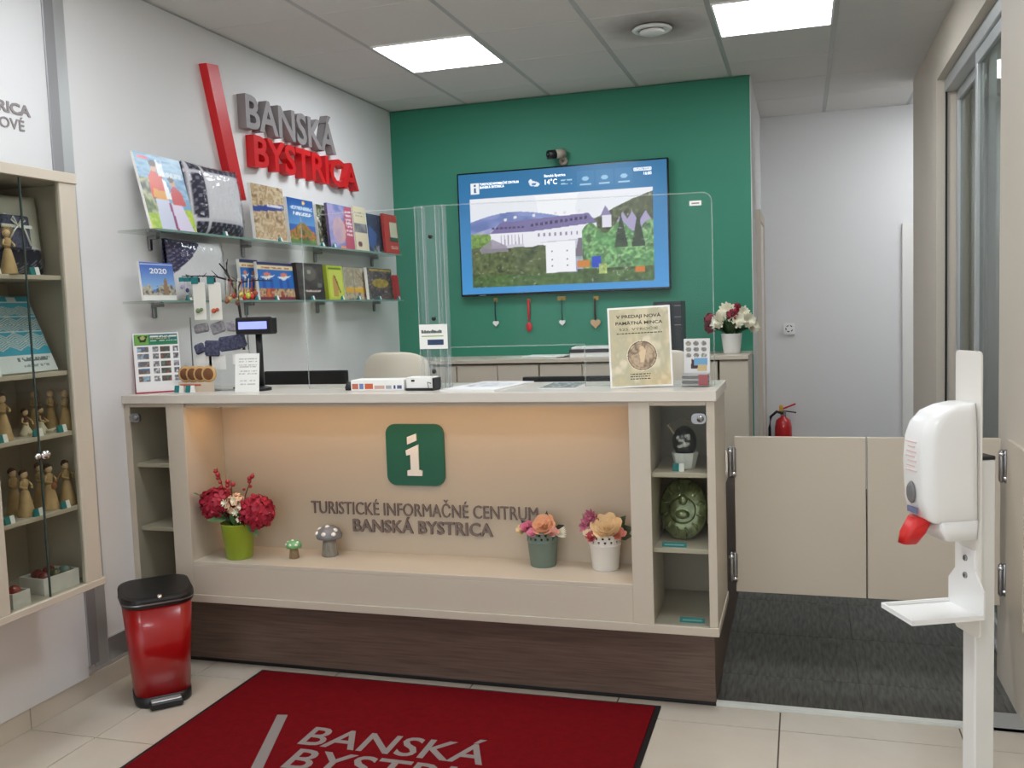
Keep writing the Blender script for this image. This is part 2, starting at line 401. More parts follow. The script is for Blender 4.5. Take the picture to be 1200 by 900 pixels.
# sliding door
frost = thin_glass('frosted_glass', (196, 203, 198), rough=.12, fres=1.6)
sd = thing('sliding_door', 'aluminium sliding door with two grey glass leaves in beige wall', 'door', (XR, 0, 0))
def leaf(x0, y0, y1):
    MB().box(x0, x0 + .035, y1 - .05, y1, .03, OZ - .07, .003).build('stile', M['alu'], sd)
    MB().box(x0, x0 + .035, y0, y0 + .05, .03, OZ - .07, .003).build('stile', M['alu'], sd)
    MB().box(x0, x0 + .035, y0 + .05, y1 - .05, .03, .10, .003).build('bottom_rail', M['alu'], sd)
    MB().box(x0, x0 + .035, y0 + .05, y1 - .05, OZ - .13, OZ - .07, .003).build('top_rail', M['alu'], sd)
    MB().box(x0 + .014, x0 + .020, y0 + .05, y1 - .05, .10, OZ - .13).build('pane', frost, sd)
leaf(.10, -1.47, OY1 - .012)
leaf(.055, OY0 + .005, -1.40)
MB().box(.04, .15, OY0 + .003, OY1 - .003, OZ - .07, OZ - .002, .003).build('head_track', M['alu'], sd)
MB().box(.04, .15, OY0 + .003, OY1 - .003, .006, .028, .003).build('floor_track', M['alu'], sd)
MB().box(.045, .055, OY1 - .012, OY1 - .002, .03, OZ - .07).build('brush_seal', M['black'], sd)

# LED panels (their light is the diffuser itself) and round air valve
ledm = mat('led_diffuser', (246, 250, 255), .5, emit=PANEL_W)
names = {(0, -1): 'square LED panel in the ceiling nearest the green wall corner above red letters',
         (3, -1): 'square LED panel in the ceiling beside the round air valve',
         (0, -5): 'square LED panel above the red mat along the white wall', (3, -5): 'square LED panel above the tiled walkway to the gate',
         (0, -9): 'square LED panel at the entrance along the white wall', (3, -9): 'square LED panel at the entrance along the beige wall',
         (5, 2): 'added unseen LED panel brightening the passage from round the corner', (5, -3): 'added unseen LED panel brightening the sliding glass door from behind'}
for (i, j) in LIGHTS:
    x0, y0 = CA + TILE * i + (.158 if i == 5 else 0), CB + TILE * j
    t = thing('ceiling_light', names.get((i, j), 'square LED panel in the ceiling over the entrance area'), 'ceiling light', (x0 + .3, y0 + .3, H), group='ceiling LED panels')
    fr = MB()
    for a in ((-.288, .288, -.297, -.285), (-.288, .288, .285, .297), (-.288, -.277, -.285, .285), (.277, .288, -.285, .285)): fr.box(*a, -.006, .012)
    fr.build('frame', M['white'], t)
    MB().box(-.2775, .2775, -.2855, .2855, -.002, .01).build('diffuser', ledm, t)
v = thing('air_valve', 'round white ceiling air valve with sooty tile around it', 'vent', (VX, VY, H))
MB().lathe([(.062, -.004), (.095, -.004), (.105, -.012), (.098, -.018), (.075, -.020), (.070, -.008)], 32, cap=False).build('ring', M['white'], v)
MB().lathe([(.0, -.036), (.055, -.034), (.066, -.026), (.06, -.018), (0.0, -.016)], 32).build('disc', M['white'], v)
MB().lathe([(.012, -.02), (.012, .0)], 10).build('spindle', M['steel'], v)
MB().box(-.006, .006, -.006, .006, 0, .02)

# ================================================================ reception counter
YC = -2.96; XC = 2.512; ZT = 1.205; ZB = .312; YNB = -2.68; ZN = .488; YR = -2.50
rc = thing('reception_counter', 'beige reception counter with lit front niche and dark wood plinth', 'counter', (0, 0, 0))
c = lambda n, x0, x1, y0, y1, z0, z1, m=M['lam'], p=rc, bev=.0015: box(n, x0, x1, y0, y1, z0, z1, m, p, bev)
c('bottom_board', .0, XC, YC - .002, YR, ZB, ZB + .032)
pl = c('plinth', .02, 2.483, -2.828, YR, .012, ZB, M['wood'])
c('plinth_seal', .02, 2.484, -2.829, YR, 0, .013, M['black'], bev=0)
c('side_panel', .0, .03, YC + .004, YR, ZB + .032, 1.168)
c('side_panel', 2.478, XC - .004, YC + .004, YR, ZB + .032, 1.168)
c('post', .213, .302, YC + .004, YNB, ZB + .032, 1.168)
c('post', 2.200, 2.277, YC + .004, YNB, ZB + .032, 1.168)
c('niche_back', .302, 2.200, YNB, YNB + .02, ZN - .02, 1.168, M['lamin'], bev=0)
c('niche_shelf', .302, 2.200, YC + .006, YNB, ZN - .018, ZN)
c('niche_front', .302, 2.200, YC + .006, YC + .024, ZB + .032, ZN - .018)
c('niche_top', .302, 2.200, YC + .02, YNB, 1.150, 1.168, M['lamin'], bev=0)
c('back_panel', .03, 2.478, YR - .018, YR, ZB + .032, 1.168, bev=0)
# glass fronted end compartments
def comp(x0, x1, shelves, lockx):
    for z in shelves: c('shelf', x0, x1, YC + .03, YR - .02, z - .018, z, M['lamin'])
    c('glass_door', x0 + .002, x1 - .002, YC + .006, YC + .010, ZB + .036, 1.150, M['glass'], bev=0)
    c('top_rail', x0, x1, YC + .006, YC + .03, 1.152, 1.168)
    lk = MB().prism(rrect(.052, .038, .016, 6, lockx - .002, 1.107), YC - .006, YC + .006).build('lock', M['steel'], rc)
    MB().lathe([(.010, 0), (.012, .004), (.012, .010), (0, .011)], 14, Mx=Matrix.Translation((lockx + .004, YC - .004, 1.107)) @ Matrix.Rotation(PI / 2, 4, 'X')).build('lock_barrel', M['steel'], lk)
comp(.03, .213, (.905, .625), .062)
comp(2.277, 2.478, (.905, .625), 2.455)
# warm LED lights under the top of the niche
ledw = mat('warm_led', (255, 203, 134), .5, emit=LED_W)
ls = c('led_strip', .36, 2.14, YC + .075, YC + .09, 1.144, 1.150, ledw, bev=0)
for xs in (.42,):
    dl = MB().lathe([(.026, 0), (.030, .004), (.03, .012)], 20, (xs, -2.86, 1.139)).build('downlight', M['chrome'], rc)
    MB().lathe([(0, -.001), (.022, -.001), (.022, .004)], 16, (xs, -2.86, 1.140)).build('lamp', mat('warm_led_spot', (255, 205, 135), .5, emit=16), dl)
# emblem and raised lettering
em = MB().prism(rrect(.262, .262, .042, 6, 1.240, .918), YNB - .014, YNB).build('emblem', mat('emblem_green', (28, 98, 78), .35), rc)
sy = MB()
e0 = 1.238
def ip(p): return [(e0 + a * 1.0, .918 + b * 1.0) for a, b in p]
sy.prism(ip([(-.028, .045), (.014, .062), (.014, .092), (-.028, .077)])[::-1], YNB - .022, YNB - .012)
sy.prism(ip([(-.032, -.088), (.034, -.088), (.036, -.066), (.020, -.062), (.022, .046), (-.036, .020), (-.034, -.002), (-.016, .002), (-.016, -.062), (-.032, -.066)])[::-1], YNB - .022, YNB - .012)
sy.build('emblem_symbol', M['white'], em)
letters('TURISTICKÉ INFORMAČNÉ CENTRUM', .731, 1.768, .652, .706, YNB - .008, .008, M['brassletter'], rc)
letters('BANSKÁ BYSTRICA', .931, 1.572, .579, .632, YNB - .010, .010, M['brassletter'], rc, .018)
ctop = tag(box('countertop', .0, XC + .003, YC - .006, YR + .01, 1.168, ZT, M['top'], None, .002), 'long pale worktop board lying on the reception counter', 'countertop')
# staff desk behind
dk = thing('staff_desk', 'beige staff desk behind the reception counter', 'desk', (0, 0, 0))
c('desktop', .02, 2.48, -2.489, -1.40, .72, .75, M['lam'], dk)
c('panel', .02, .05, -2.49, -1.42, .0, .72, M['lam'], dk); c('panel', 2.45, 2.48, -2.495, -1.42, .0, .72, M['wood'], dk)

# low sideboard along the green wall: cabinet units and one worktop
SBY = -.50
for k in range(4):
    x0 = .06 + .565 * k - (.0 if k else 0); x1 = x0 + .56
    u = thing('sideboard_cabinet', 'beige two-door cabinet unit under the green wall, %s' % ('nearest the white wall', 'second from the white wall', 'third from the white wall', 'next to the tall end unit')[k], 'cabinet', (0, 0, 0), group='sideboard units')
    c('body', x0, x1, SBY + .02, -.002, 0, 1.155, M['lam'], u, 0)
    for q in (0, 1):
        c('door', x0 + .28 * q + .002, x0 + .28 * (q + 1) - .002, SBY, SBY + .019, .08, 1.15, M['lam'], u)
u = thing('end_cabinet', 'beige end cabinet under the vase of white flowers', 'cabinet')
c('body', 2.325, 2.497, SBY + .02, -.002, 0, 1.165, M['lam'], u, 0)
c('door', 2.327, 2.495, SBY - .0, SBY + .019, .02, 1.155, M['lam'], u)
tag(box('worktop_board', .03, 2.500, SBY - .01, -.001, 1.165, 1.190, M['lam'], None, .002), 'long beige top board along the green wall', 'worktop')

# swing gate leaves
GY = -2.49
gm = M['lam']
for k, (x0, x1, hx) in enumerate(((2.543, 3.037, 2.533), (3.043, 3.507, 3.5155))):
    g = thing('swing_gate', ('beige swing gate leaf hinged to the counter end', 'beige swing gate leaf hinged to the right wall')[k], 'gate', ((x0 + x1) / 2, GY, .345), group='swing gate leaves')
    w = (x1 - x0) / 2
    MB().box(-w, w, -.0125, .0125, 0, .632, .0015).build('board', gm, g)
    for zz in (.10, .53):
        hg = MB(); xx = hx - (x0 + x1) / 2
        hg.lathe([(.004, -.062), (.010, -.055), (.010, .055), (.004, .062)], 12, (xx - .007, -.016, zz)); hg.lathe([(.004, -.062), (.010, -.055), (.010, .055), (.004, .062)], 12, (xx + .007, -.016, zz)); hg.box(xx - .015, xx + .015, -.016, -.006, zz - .045, zz + .045)
        h = hg.build('hinge', M['steel'], g)
        for sx, sz in ((-1, 1), (1, -1)): MB().lathe([(.0125, -.006), (.0125, .006)], 12, (xx + sx * .007, -.016, zz + sz * .045)).build('hinge_collar', M['chrome'], h)
struct(box('trim_7', 3.523, XR, -2.80, GY - .0295, .345, .977, gm))

# ================================================================ helpers for plants
def frame(n):
    n = Vector(n).normalized(); a = n.cross(Vector((0, 0, 1)) if abs(n.z) < .9 else Vector((1, 0, 0))).normalized(); return n, a, n.cross(a)
def petal(mb, c, d, nrm, L, w, curl=.25):
    c = Vector(c); d = Vector(d).normalized(); nrm = Vector(nrm).normalized(); s = d.cross(nrm).normalized()
    q = lambda t, e, k: c + d * L * t + s * w * e + nrm * curl * L * k
    p = [c, q(.40, .42, .18), q(.40, -.42, .18), q(.78, .46, .62), q(.78, -.46, .62), q(1, .16, 1), q(1, -.16, 1), q(.6, 0, .22)]
    mb.add(p, [(0, 1, 7), (0, 7, 2), (7, 1, 3), (7, 4, 2), (7, 3, 5), (7, 5, 6), (7, 6, 4)], True)
def florets(mb, c, r, n, size, rng, npet=4, squash=1):
    for i in range(n):
        z = 1 - 2 * (i + .5) / n; a = i * 2.39996; q = math.sqrt(1 - z * z)
        d = Vector((q * math.cos(a), q * math.sin(a), z)); rr = r * rng.uniform(.82, 1.06)
        p = Vector(c) + Vector((d.x, d.y, d.z * squash)) * rr; n0, u, v = frame(d); ph = rng.uniform(0, 6.28)
        for k in range(npet):
            e = ph + 2 * PI * k / npet; petal(mb, p, u * math.cos(e) + v * math.sin(e), n0, size * rng.uniform(.85, 1.15), size * .85, rng.uniform(-.1, .45))
def daisy(mb, c, d, r, n, rng, rows=3, curl=.3, wf=.42):
    n0, u, v = frame(d)
    for q in range(rows):
        for k in range(n):
            e = 2 * PI * (k + q * .5) / n; tilt = .15 + .55 * q / max(rows - 1, 1)
            dd = (u * math.cos(e) + v * math.sin(e)) * math.cos(tilt) + n0 * math.sin(tilt)
            petal(mb, Vector(c) + n0 * q * r * .08, dd, n0, r * (1 - .18 * q) * rng.uniform(.9, 1.1), r * wf, curl)
def leaf_m(mb, c, d, nrm, L, w):
    c = Vector(c); d = Vector(d).normalized(); nrm = Vector(nrm).normalized(); s = d.cross(nrm).normalized(); q = lambda t, e, k: c + d * L * t + s * w * e + nrm * L * k
    p = [c, q(.3, .4, .05), q(.3, -.4, .05), q(.6, .42, .07), q(.6, -.42, .07), q(1, 0, -.04), q(.45, 0, 0)]
    mb.add(p, [(0, 1, 6), (0, 6, 2), (6, 1, 3), (6, 4, 2), (6, 3, 5), (6, 5, 4)], True)

# ================================================================ wall sign
ws2 = thing('wall_letters', 'red and grey raised town name with red slash on white wall', 'sign', (0, 0, 0), (0, 0, PI / 2))
letters('BANSKÁ', -1.945, -.950, 2.515, 2.685, -.05, .05, M['greyletter'], ws2, .022)
letters('BYSTRICA', -1.885, -.655, 2.322, 2.484, -.05, .05, M['redpl'], ws2, .022)
MB().prism([(-2.262, 2.765), (-2.165, 2.775), (-1.98, 2.13), (-2.075, 2.12)], -.045, 0).build('slash', M['redpl'], ws2)

# ================================================================ glass wall shelves, books
SH1, SH2 = 1.912, 1.607
for z, lb in ((SH1, 'upper clear glass wall shelf full of books'), (SH2, 'lower clear glass wall shelf full of books')):
    sh = thing('wall_shelf', lb, 'shelf', (0, 0, z), (0, 0, PI / 2))
    MB().box(-2.92, -.36, -.20, -.002, -.010, 0).build('glass_board', M['glass'], sh)
    MB().box(-2.921, -.359, -.2015, -.200, -.010, 0).build('front_edge', M['edge'], sh)
    for yy in (-2.72, -1.98, -1.21, -.42):
        b = MB().box(yy - .016, yy + .016, -.052, -.002, -.026, -.011, .003).box(yy - .012, yy + .012, -.014, -.001, -.075, -.020, .003).build('bracket', M['steel'], sh)
def upright(name, label, cat, y0, y1, z, h, pic, xb=.15, lean=4, t=.018, body=None, group='books on the glass shelves', turn=0):
    r = thing(name, label, cat, (xb, (y0 + y1) / 2, z + t * math.sin(R(lean))), (-R(lean), 0, PI / 2 + R(turn)), group); w = y1 - y0
    MB().box(-w / 2, w / 2, 0, t, 0, h, .001).build('body', body or M['paper'], r)
    if pic: pic.build('cover', w - .001, h - .001, -.0007, M['print'], r, z0=.0005)
    return r
def pbook(name, label, cat, tl, tr, bl, br, z, pic, xb=.15, **k):
    y0, y1 = PX(*bl, xb).y, PX(*br, xb).y; h = (PX(*tl, xb).z + PX(*tr, xb).z) / 2 - z - .0
    return upright(name, label, cat, y0 + .003, y1 - .003, z, h, pic, xb, **k)
A = True
def P(nu=36, nv=46, base=(255, 255, 255), seed=1): return Pic(nu, nv, base, seed)
ALL = lambda p: np.ones_like(p.U, bool)
# 1 folk costume calendar
p = P(52, 60, (120, 165, 200), 3); p.mottle(p.V > .45, [(84, 140, 186), (150, 190, 215), (105, 155, 190)], 3, 14); p.mottle(p.V <= .3, [(206, 220, 60), (150, 190, 60), (225, 225, 130)], 8)
p.mottle((p.U < .3) & (p.V < .68) & (p.V > .2), [(90, 110, 70), (190, 190, 150), (60, 70, 60)], 7)
p.poly([(.22, 0), (.58, 0), (.52, .42), (.24, .44)], (206, 212, 232)); p.poly([(.58, 0), (.95, 0), (.8, .36), (.56, .38)], (222, 214, 236)); p.poly([(.54, 0), (.60, 0), (.56, .36), (.51, .38)], (150, 70, 120))
p.poly([(.18, .42), (.56, .40), (.5, .74), (.32, .80), (.2, .70)], (214, 78, 56)); p.poly([(.22, .42), (.54, .40), (.52, .52), (.24, .54)], (226, 160, 60)); p.poly([(.5, .42), (.62, .42), (.56, .66), (.48, .70)], (238, 240, 240))
p.poly([(.60, .36), (.9, .36), (.86, .54), (.72, .62), (.62, .56)], (200, 60, 62)); p.ell(.36, .83, .07, .055, (206, 160, 130)); p.ell(.36, .88, .08, .045, (60, 46, 40)); p.ell(.70, .66, .06, .05, (206, 160, 130)); p.ell(.68, .70, .07, .04, (60, 46, 40))
p.lines(.56, .95, (.74, .77), .03, (196, 214, 226), .3); p.rect(.06, .93, .28, .96, (230, 90, 110)); p.mottle((abs(p.U - .5) < .07) & (p.V > .72) & (p.V < .95), [(120, 165, 200), (245, 248, 250), (200, 220, 235)], 12)
pbook('picture_calendar', 'large picture calendar with two people in folk costume on upper shelf', 'calendar', (152, 168), (208, 181), (178, 270), (232, 274), SH1, p, .15, lean=13, t=.012, group=None)
# 3..9 upper shelf books
p = P(30, 44, (200, 176, 140), 5); p.mottle(ALL(p), [(214, 190, 154), (170, 140, 100), (222, 204, 172), (140, 110, 76)], 7, 9); p.poly([(0, .50), (1, .60), (1, .70), (0, .60)], (60, 76, 150)); p.lines(.45, .95, (.64,), .04, (220, 220, 235), .2); p.rect(0, 0, 1, .03, (232, 222, 200))
pbook('book', 'sepia picture book with slanted blue band on upper glass shelf', 'book', (292, 214), (331, 219), (300, 281), (338, 285), SH1, p, group='books on the glass shelves')
p = P(34, 40, (50, 96, 170), 6); p.grad(.45, 1, (96, 150, 205), (36, 84, 160)); p.lines(.1, .95, (.80,), .06, (196, 214, 236), .25); p.lines(.2, .9, (.68,), .07, (230, 236, 245), .25); p.mottle((p.V < .28 + .22 * np.exp(-((p.U - .5) / .28) ** 2)), [(196, 150, 60), (90, 110, 46), (212, 116, 44), (60, 90, 50)], 8); p.mottle(p.V < .12, [(70, 110, 50), (110, 140, 70)], 9); p.ell(.62, .93, .06, .04, (240, 200, 120))
pbook('book', 'blue book with autumn castle hill cover on upper glass shelf', 'book', (333, 230), (363, 234), (341, 284), (372, 288), SH1, p)
p = P(22, 40, (150, 170, 110), 7); p.mottle(ALL(p), [(120, 150, 80), (70, 60, 50), (190, 196, 170), (60, 80, 50)], 6, 8); n = p.noise(3, 6, 1); p.put(abs(n - .5) < .045, (240, 244, 236)); p.ell(.6, .16, .35, .14, (110, 130, 140))
pbook('book', 'green and white patterned brochure behind the pink book', 'book', (365, 238), (383, 240), (375, 287), (398, 290), SH1, p, .10)
p = P(32, 44, (150, 150, 196), 8); p.mottle(ALL(p), [(120, 140, 196), (176, 160, 200), (96, 120, 180)], 3, 4); p.poly([(.62, 0), (1, 0), (1, 1), (.70, 1), (.62, .6)], (186, 80, 100)); p.mottle(((p.U - .4) / .26) ** 2 + ((p.V - .42) / .3) ** 2 < 1, [(214, 176, 168), (180, 150, 180)], 3)
for vv in np.arange(.36, .92, .085): p.lines(.70, .94, (vv,), .05, (232, 214, 222), .3)
p.rect(.38, .02, .62, .07, (226, 150, 110))
pbook('book', 'pink and lilac book with blurred portrait on upper glass shelf', 'book', (376, 237), (408, 240), (388, 289), (417, 292), SH1, p, body=mat('book_purple', (110, 90, 130)))
p = P(24, 44, (226, 214, 182), 9); p.mottle((p.V > .42) & (p.V < .62) & (p.noise(5, 6) > .42), [(90, 90, 100), (170, 165, 160)], 5); p.lines(.15, .9, (.86, .80), .03, (150, 130, 100), .4); p.ell(.38, .16, .15, .06, (110, 60, 70)); p.rect(0, 0, .06, 1, (190, 170, 120))
pbook('book', 'cream book with small grey picture on upper glass shelf', 'book', (408, 240), (425, 242), (417, 292), (433, 294), SH1, p)
p = P(26, 40, (46, 52, 62), 10); p.mottle(ALL(p), [(30, 34, 40), (64, 80, 104), (30, 44, 66), (110, 120, 128)], 6, 8); p.poly([(0, .2), (.4, .0), (.6, .5), (.1, .7)], (64, 96, 150)); p.mottle((p.V < .2) & (p.U > .3), [(190, 196, 200), (40, 44, 50)], 8)
pbook('book', 'dark blue photo book beside the red book on upper shelf', 'book', (426, 249), (446, 252), (433, 294), (451, 297), SH1, p)
p = P(30, 44, (186, 62, 54), 11); p.rect(.42, .42, .95, .80, (206, 206, 176)); p.grad(.30, .42, (40, 66, 56), (70, 96, 80), .34, .95); p.lines(.4, .92, (.18, .14), .035, (236, 190, 180), .3)
pbook('book', 'red book with pale square picture at the end of upper shelf', 'book', (444, 249), (465, 252), (453, 298), (469, 300), SH1, p, .19, body=mat('book_red', (150, 40, 40)))
# cushions in clear wrap
shrink = thin_glass('plastic_wrap', (252, 252, 253), fres=1.55, rough=.12)
def cushion(label, loc, w, h, lean, turn, face, fname, tilt=0, group='wrapped cushions on the glass shelves'):
    r = thing('cushion', label, 'cushion', loc, (-R(lean), R(tilt), PI / 2 + R(turn)), group)
    n = 44; U = np.linspace(-1, 1, n + 1)
    def surf(side, k=1.0, off=0, wr=0):
        vs = []; rng = np.random.RandomState(4)
        for a in U:
            for b in U:
                d = .055 * ((1 - abs(a) ** 3.2) * (1 - abs(b) ** 3.2)) ** .6 * k + .006 + off + wr * rng.rand()
                e = 1 + .03 * (a * a * b * b) - .02 * (1 - a * a * b * b)
                vs.append((b * w / 2 * e * (1 + off * 2), side * d + .062, h / 2 + a * h / 2 * e * (1 + off * 2)))
        return vs
    fs = [(i * (n + 1) + j, i * (n + 1) + j + 1, (i + 1) * (n + 1) + j + 1, (i + 1) * (n + 1) + j) for i in range(n) for j in range(n)]
    mb = MB(); mb.add(surf(-1), fs, True); mb.add(surf(1), fs, True); o = mb.build('cover_fabric', face, r)
    a = o.data.color_attributes.new('Col', 'FLOAT_COLOR', 'POINT'); cols = []
    for vt in o.data.vertices: cols += [*lin(fname(vt.co.x / w + .5, vt.co.z / h, vt.co.y < .062)), 1]
    a.data.foreach_set('color', cols)
    mw = MB(); mw.add(surf(-1, 1.02, .004, .006), fs, True); mw.build('plastic_wrap', shrink, r)
    return r
fab = mat('cushion_fabric', attr=True, rough=.85)
def face1(u, v, front):
    if not front: return (40, 40, 60)
    if .27 < u < .93 and .22 < v < .86: return (226, 226, 228)
    s = (math.sin(u * 60) * math.sin(v * 50))
    for e in (.24, .03): 
        if abs(u - e) < .02: return (220, 220, 225)
    if abs(v - .2) < .02 or abs(v - .88) < .02: return (214, 214, 220)
    return (44, 44, 62) if s < .5 else (130, 130, 150)
y0, y1 = PX(232, 275, .14).y, PX(296, 279, .14).y
cushion('dark printed cushion with white centre panel on the upper glass shelf', (.15, (y0 + y1) / 2, SH1 + .0115), .43, .335, 5, 0, fab, face1)
def face2(u, v, front):
    if u + (1 - v) * .9 < .55 and v > .4: return (46, 44, 76) if math.sin(u * 80) * math.sin(v * 80) < .5 else (110, 108, 140)
    return (224, 224, 224)
y0, y1 = PX(203, 350, .13).y, PX(272, 350, .13).y
cushion('white cushion with dark corner in clear wrap on the lower glass shelf', (.130, (y0 + y1) / 2 + .034, SH2 + .0075), .42, .275, 2, 0, fab, face2)
# lower shelf
p = P(40, 40, (90, 130, 200), 12); p.grad(.3, 1, (150, 190, 226), (66, 100, 190)); p.mottle((p.V < .42) & (p.noise(9, 4) + .9 * (.42 - p.V) > .5), [(120, 110, 100), (206, 196, 170), (70, 70, 80)], 9); p.poly([(.62, .1), (.8, .1), (.76, .5), (.72, .62), (.66, .5)], (150, 120, 90)); p.rect(0, 0, 1, .13, (232, 232, 226)); p.rect(.02, .95, .98, .97, (200, 210, 230))
cal = pbook('desk_calendar', 'small blue town calendar numbered 2020 on lower glass shelf', 'calendar', (165, 308), (205, 307), (168, 352), (208, 352), SH2, p, .135, lean=5, t=.010, group=None)
letters('2020', -.05, .065, .118, .140, -.0012, .0004, M['paper'], cal, .02, False, 'printed_year')
def kids(seed):
    p = P(34, 44, (40, 110, 190), seed); p.rect(0, .80, 1, .93, (236, 222, 176)); p.rect(0, .93, 1, 1, (40, 40, 96)); p.lines(.1, .9, (.86,), .05, (190, 120, 90), .35)
    for cx in (.25, .72): p.poly([(cx - .2, .62), (cx + .2, .66), (cx, .52)], (226, 228, 226)); p.ell(cx, .68, .09, .05, (224, 130, 100)); p.rect(cx - .15, .3, cx - .06, .56, (30, 80, 170)); p.rect(cx + .05, .3, cx + .14, .56, (30, 80, 170))
    p.mottle(p.V < .3, [(206, 120, 60), (150, 40, 50), (210, 190, 140), (90, 60, 60)], 8, 5); p.rect(0, 0, 1, .08, (120, 40, 60)); return p
pbook('book', 'cream-topped folk picture booklet behind the hanging ornaments', 'booklet', (281, 303), (302, 305), (285, 351), (307, 351), SH2, kids(13), .09)
pbook('book', 'blue picture book with cream title strip on lower glass shelf', 'book', (301, 306), (340, 309), (305, 351), (347, 351), SH2, kids(14), .13)
p = P(30, 40, (58, 50, 46), 15); p.mottle(ALL(p), [(44, 38, 36), (78, 70, 64), (52, 46, 44)], 3); p.ell(.45, .72, .28, .2, (110, 106, 96), .7); p.ell(.45, .76, .08, .06, (160, 156, 140)); p.lines(.25, .85, (.24,), .05, (206, 186, 180), .2); p.ell(.82, .40, .09, .07, (110, 110, 110))
pbook('book', 'dark brown book with small white title on lower glass shelf', 'book', (346, 308), (376, 309), (351, 351), (382, 351), SH2, p, .15, t=.03, body=mat('book_brown', (50, 40, 38)))
p = P(24, 40, (186, 200, 60), 16); p.rect(.12, .06, .92, .86, (206, 214, 90)); p.rect(.1, .88, .9, .93, (96, 130, 40)); p.poly([(.3, .1), (.6, .1), (.66, .5), (.4, .75), (.3, .6)], (190, 150, 80)); p.poly([(.42, .7), (.48, .72), (.78, .2), (.72, .2)], (90, 70, 40))
pbook('book', 'yellow-green book with figure drawing on lower glass shelf', 'book', (378, 310), (398, 312), (386, 351), (405, 351), SH2, p, .14, t=.03, body=mat('book_lime', (176, 190, 50)))
p = P(30, 38, (196, 186, 160), 17); p.mottle(p.V > .38, [(206, 196, 170), (170, 156, 130), (214, 206, 186)], 5); p.rect(0, .22, 1, .38, (226, 176, 60)); p.mottle(p.V < .22, [(150, 120, 100), (206, 190, 160), (90, 80, 70)], 7); p.rect(.38, 0, .42, 1, (150, 140, 120)); p.poly([(.5, .9), (.54, .92), (.95, .5), (.9, .5)], (150, 130, 100))
pbook('book', 'pale map booklet with yellow stripe on lower glass shelf', 'booklet', (400, 313), (425, 314), (406, 350), (432, 350), SH2, p, .10)
p = P(34, 38, (96, 84, 86), 18); p.mottle(ALL(p), [(80, 70, 80), (130, 116, 110), (60, 54, 60), (170, 150, 130)], 7, 8); p.mottle(((p.U - .5) / .34) ** 2 + ((p.V - .52) / .14) ** 2 < 1, [(206, 186, 90), (150, 130, 60)], 6); p.lines(.1, .95, (.93,), .05, (206, 170, 70), .2)
pbook('book', 'grey photo book with golden centre on lower glass shelf', 'book', (425, 314), (453, 314), (433, 350), (462, 350), SH2, p, .14, t=.02)
p = P(16, 30, (176, 40, 52), 19)
upright('book', 'crimson booklet leaning at the end of lower glass shelf', 'booklet', -.440, -.368, SH2, .165, p, .185, lean=5, body=mat('book_red', (150, 40, 40)))
# small price cards on the shelf fronts
def price(label, loc, rotz, grp, w=.034, h=.022):
    t = thing('price_card', label, 'price tag', loc, (0, 0, rotz), grp)
    MB().add([(-w / 2, 0, 0), (w * .05, 0, 0), (w * .05, .006, h), (-w / 2, .006, h), (-w / 2, .012, 0), (w * .05, .012, 0)], [(0, 1, 2, 3), (3, 2, 5, 4), (0, 3, 4), (1, 5, 2)]).build('teal_half', M['teal'], t)
    MB().add([(w * .05, -.0002, 0), (w / 2, -.0002, 0), (w / 2, .006, h), (w * .05, .006, h), (w / 2, .012, 0), (w * .05, .012, 0)], [(0, 1, 2, 3), (3, 2, 4, 5), (1, 4, 2), (0, 3, 5)]).build('white_half', M['paper'], t)
for yy, lb in ((-2.4, 'dark printed cushion'), (-1.90, 'sepia picture book'), (-1.44, 'green patterned brochure'), (-1.30, 'pink and lilac book')): price('small teal and white price card before the %s' % lb, (.192, yy, SH1), PI / 2, 'price cards on the upper glass shelf')
for yy, lb in ((-2.72, 'blue town calendar'), (-2.16, 'cream-topped folk booklet'), (-1.98, 'blue picture book'), (-1.60, 'dark brown book'), (-1.24, 'yellow-green book'), (-1.02, 'pale map booklet'), (-.72, 'grey photo book'), (-.42, 'crimson booklet')): price('small teal and white price card before the %s' % lb, (.199, yy, SH2), PI / 2, 'price cards on the lower glass shelf')

# ================================================================ hanging display cabinet on the left
CX = .35; CY0, CY1 = -4.08, -3.548
dc = thing('display_cabinet', 'beige wall-hung display cabinet with glass doors and shelves', 'display cabinet', (0, 0, 0))
b = lambda n, x0, x1, y0, y1, z0, z1, m=M['lam'], bev=.0015: box(n, x0, x1, y0, y1, z0, z1, m, dc, bev)
b('top_board', .024, CX + .004, CY0, CY1 + .006, 2.012, 2.048); b('bottom_board', .024, CX + .004, CY0, CY1 + .012, .566, .590)
b('back_board', .024, .034, CY0, CY1, .590, 2.012, M['lamin'], 0)
b('side_board', .034, CX - .022, CY1 - .018, CY1, .590, 2.012); b('side_board', .034, CX - .022, CY0, CY0 + .018, .590, 2.012)
b('stile', CX - .022, CX, CY1 - .076, CY1, .590, 2.012); b('stile', CX - .022, CX, CY0, -3.968, .590, 2.012)
SHZ = (1.690, 1.357, 1.143, .874)
for z in SHZ: b('shelf', .034, CX - .024, CY0 + .018, CY1 - .018, z - .016, z, M['lamin'])
gy = -3.79
dglass = thin_glass('door_glass', (242, 244, 241), fres=1.22)
for y0, y1 in ((-3.966, gy - .001), (gy + .001, CY1 - .078)):
    gd = b('glass_door', CX - .012, CX - .007, y0, y1, .592, 2.010, dglass, 0)
    ye = y1 if y1 < gy else y0
    MB().box(CX - .0125, CX - .0065, ye - .0012, ye + .0012, .592, 2.010).build('door_edge', mat('dark_glass_edge', (60, 74, 70), .2), gd)
MB().ball((CX + .004, -3.778, 1.081), .02, 16, .55, 1.0, .75).ball((CX + .004, -3.812, 1.081), .013, 12, .6, 1, .8).build('door_knob', M['chrome'], dc)
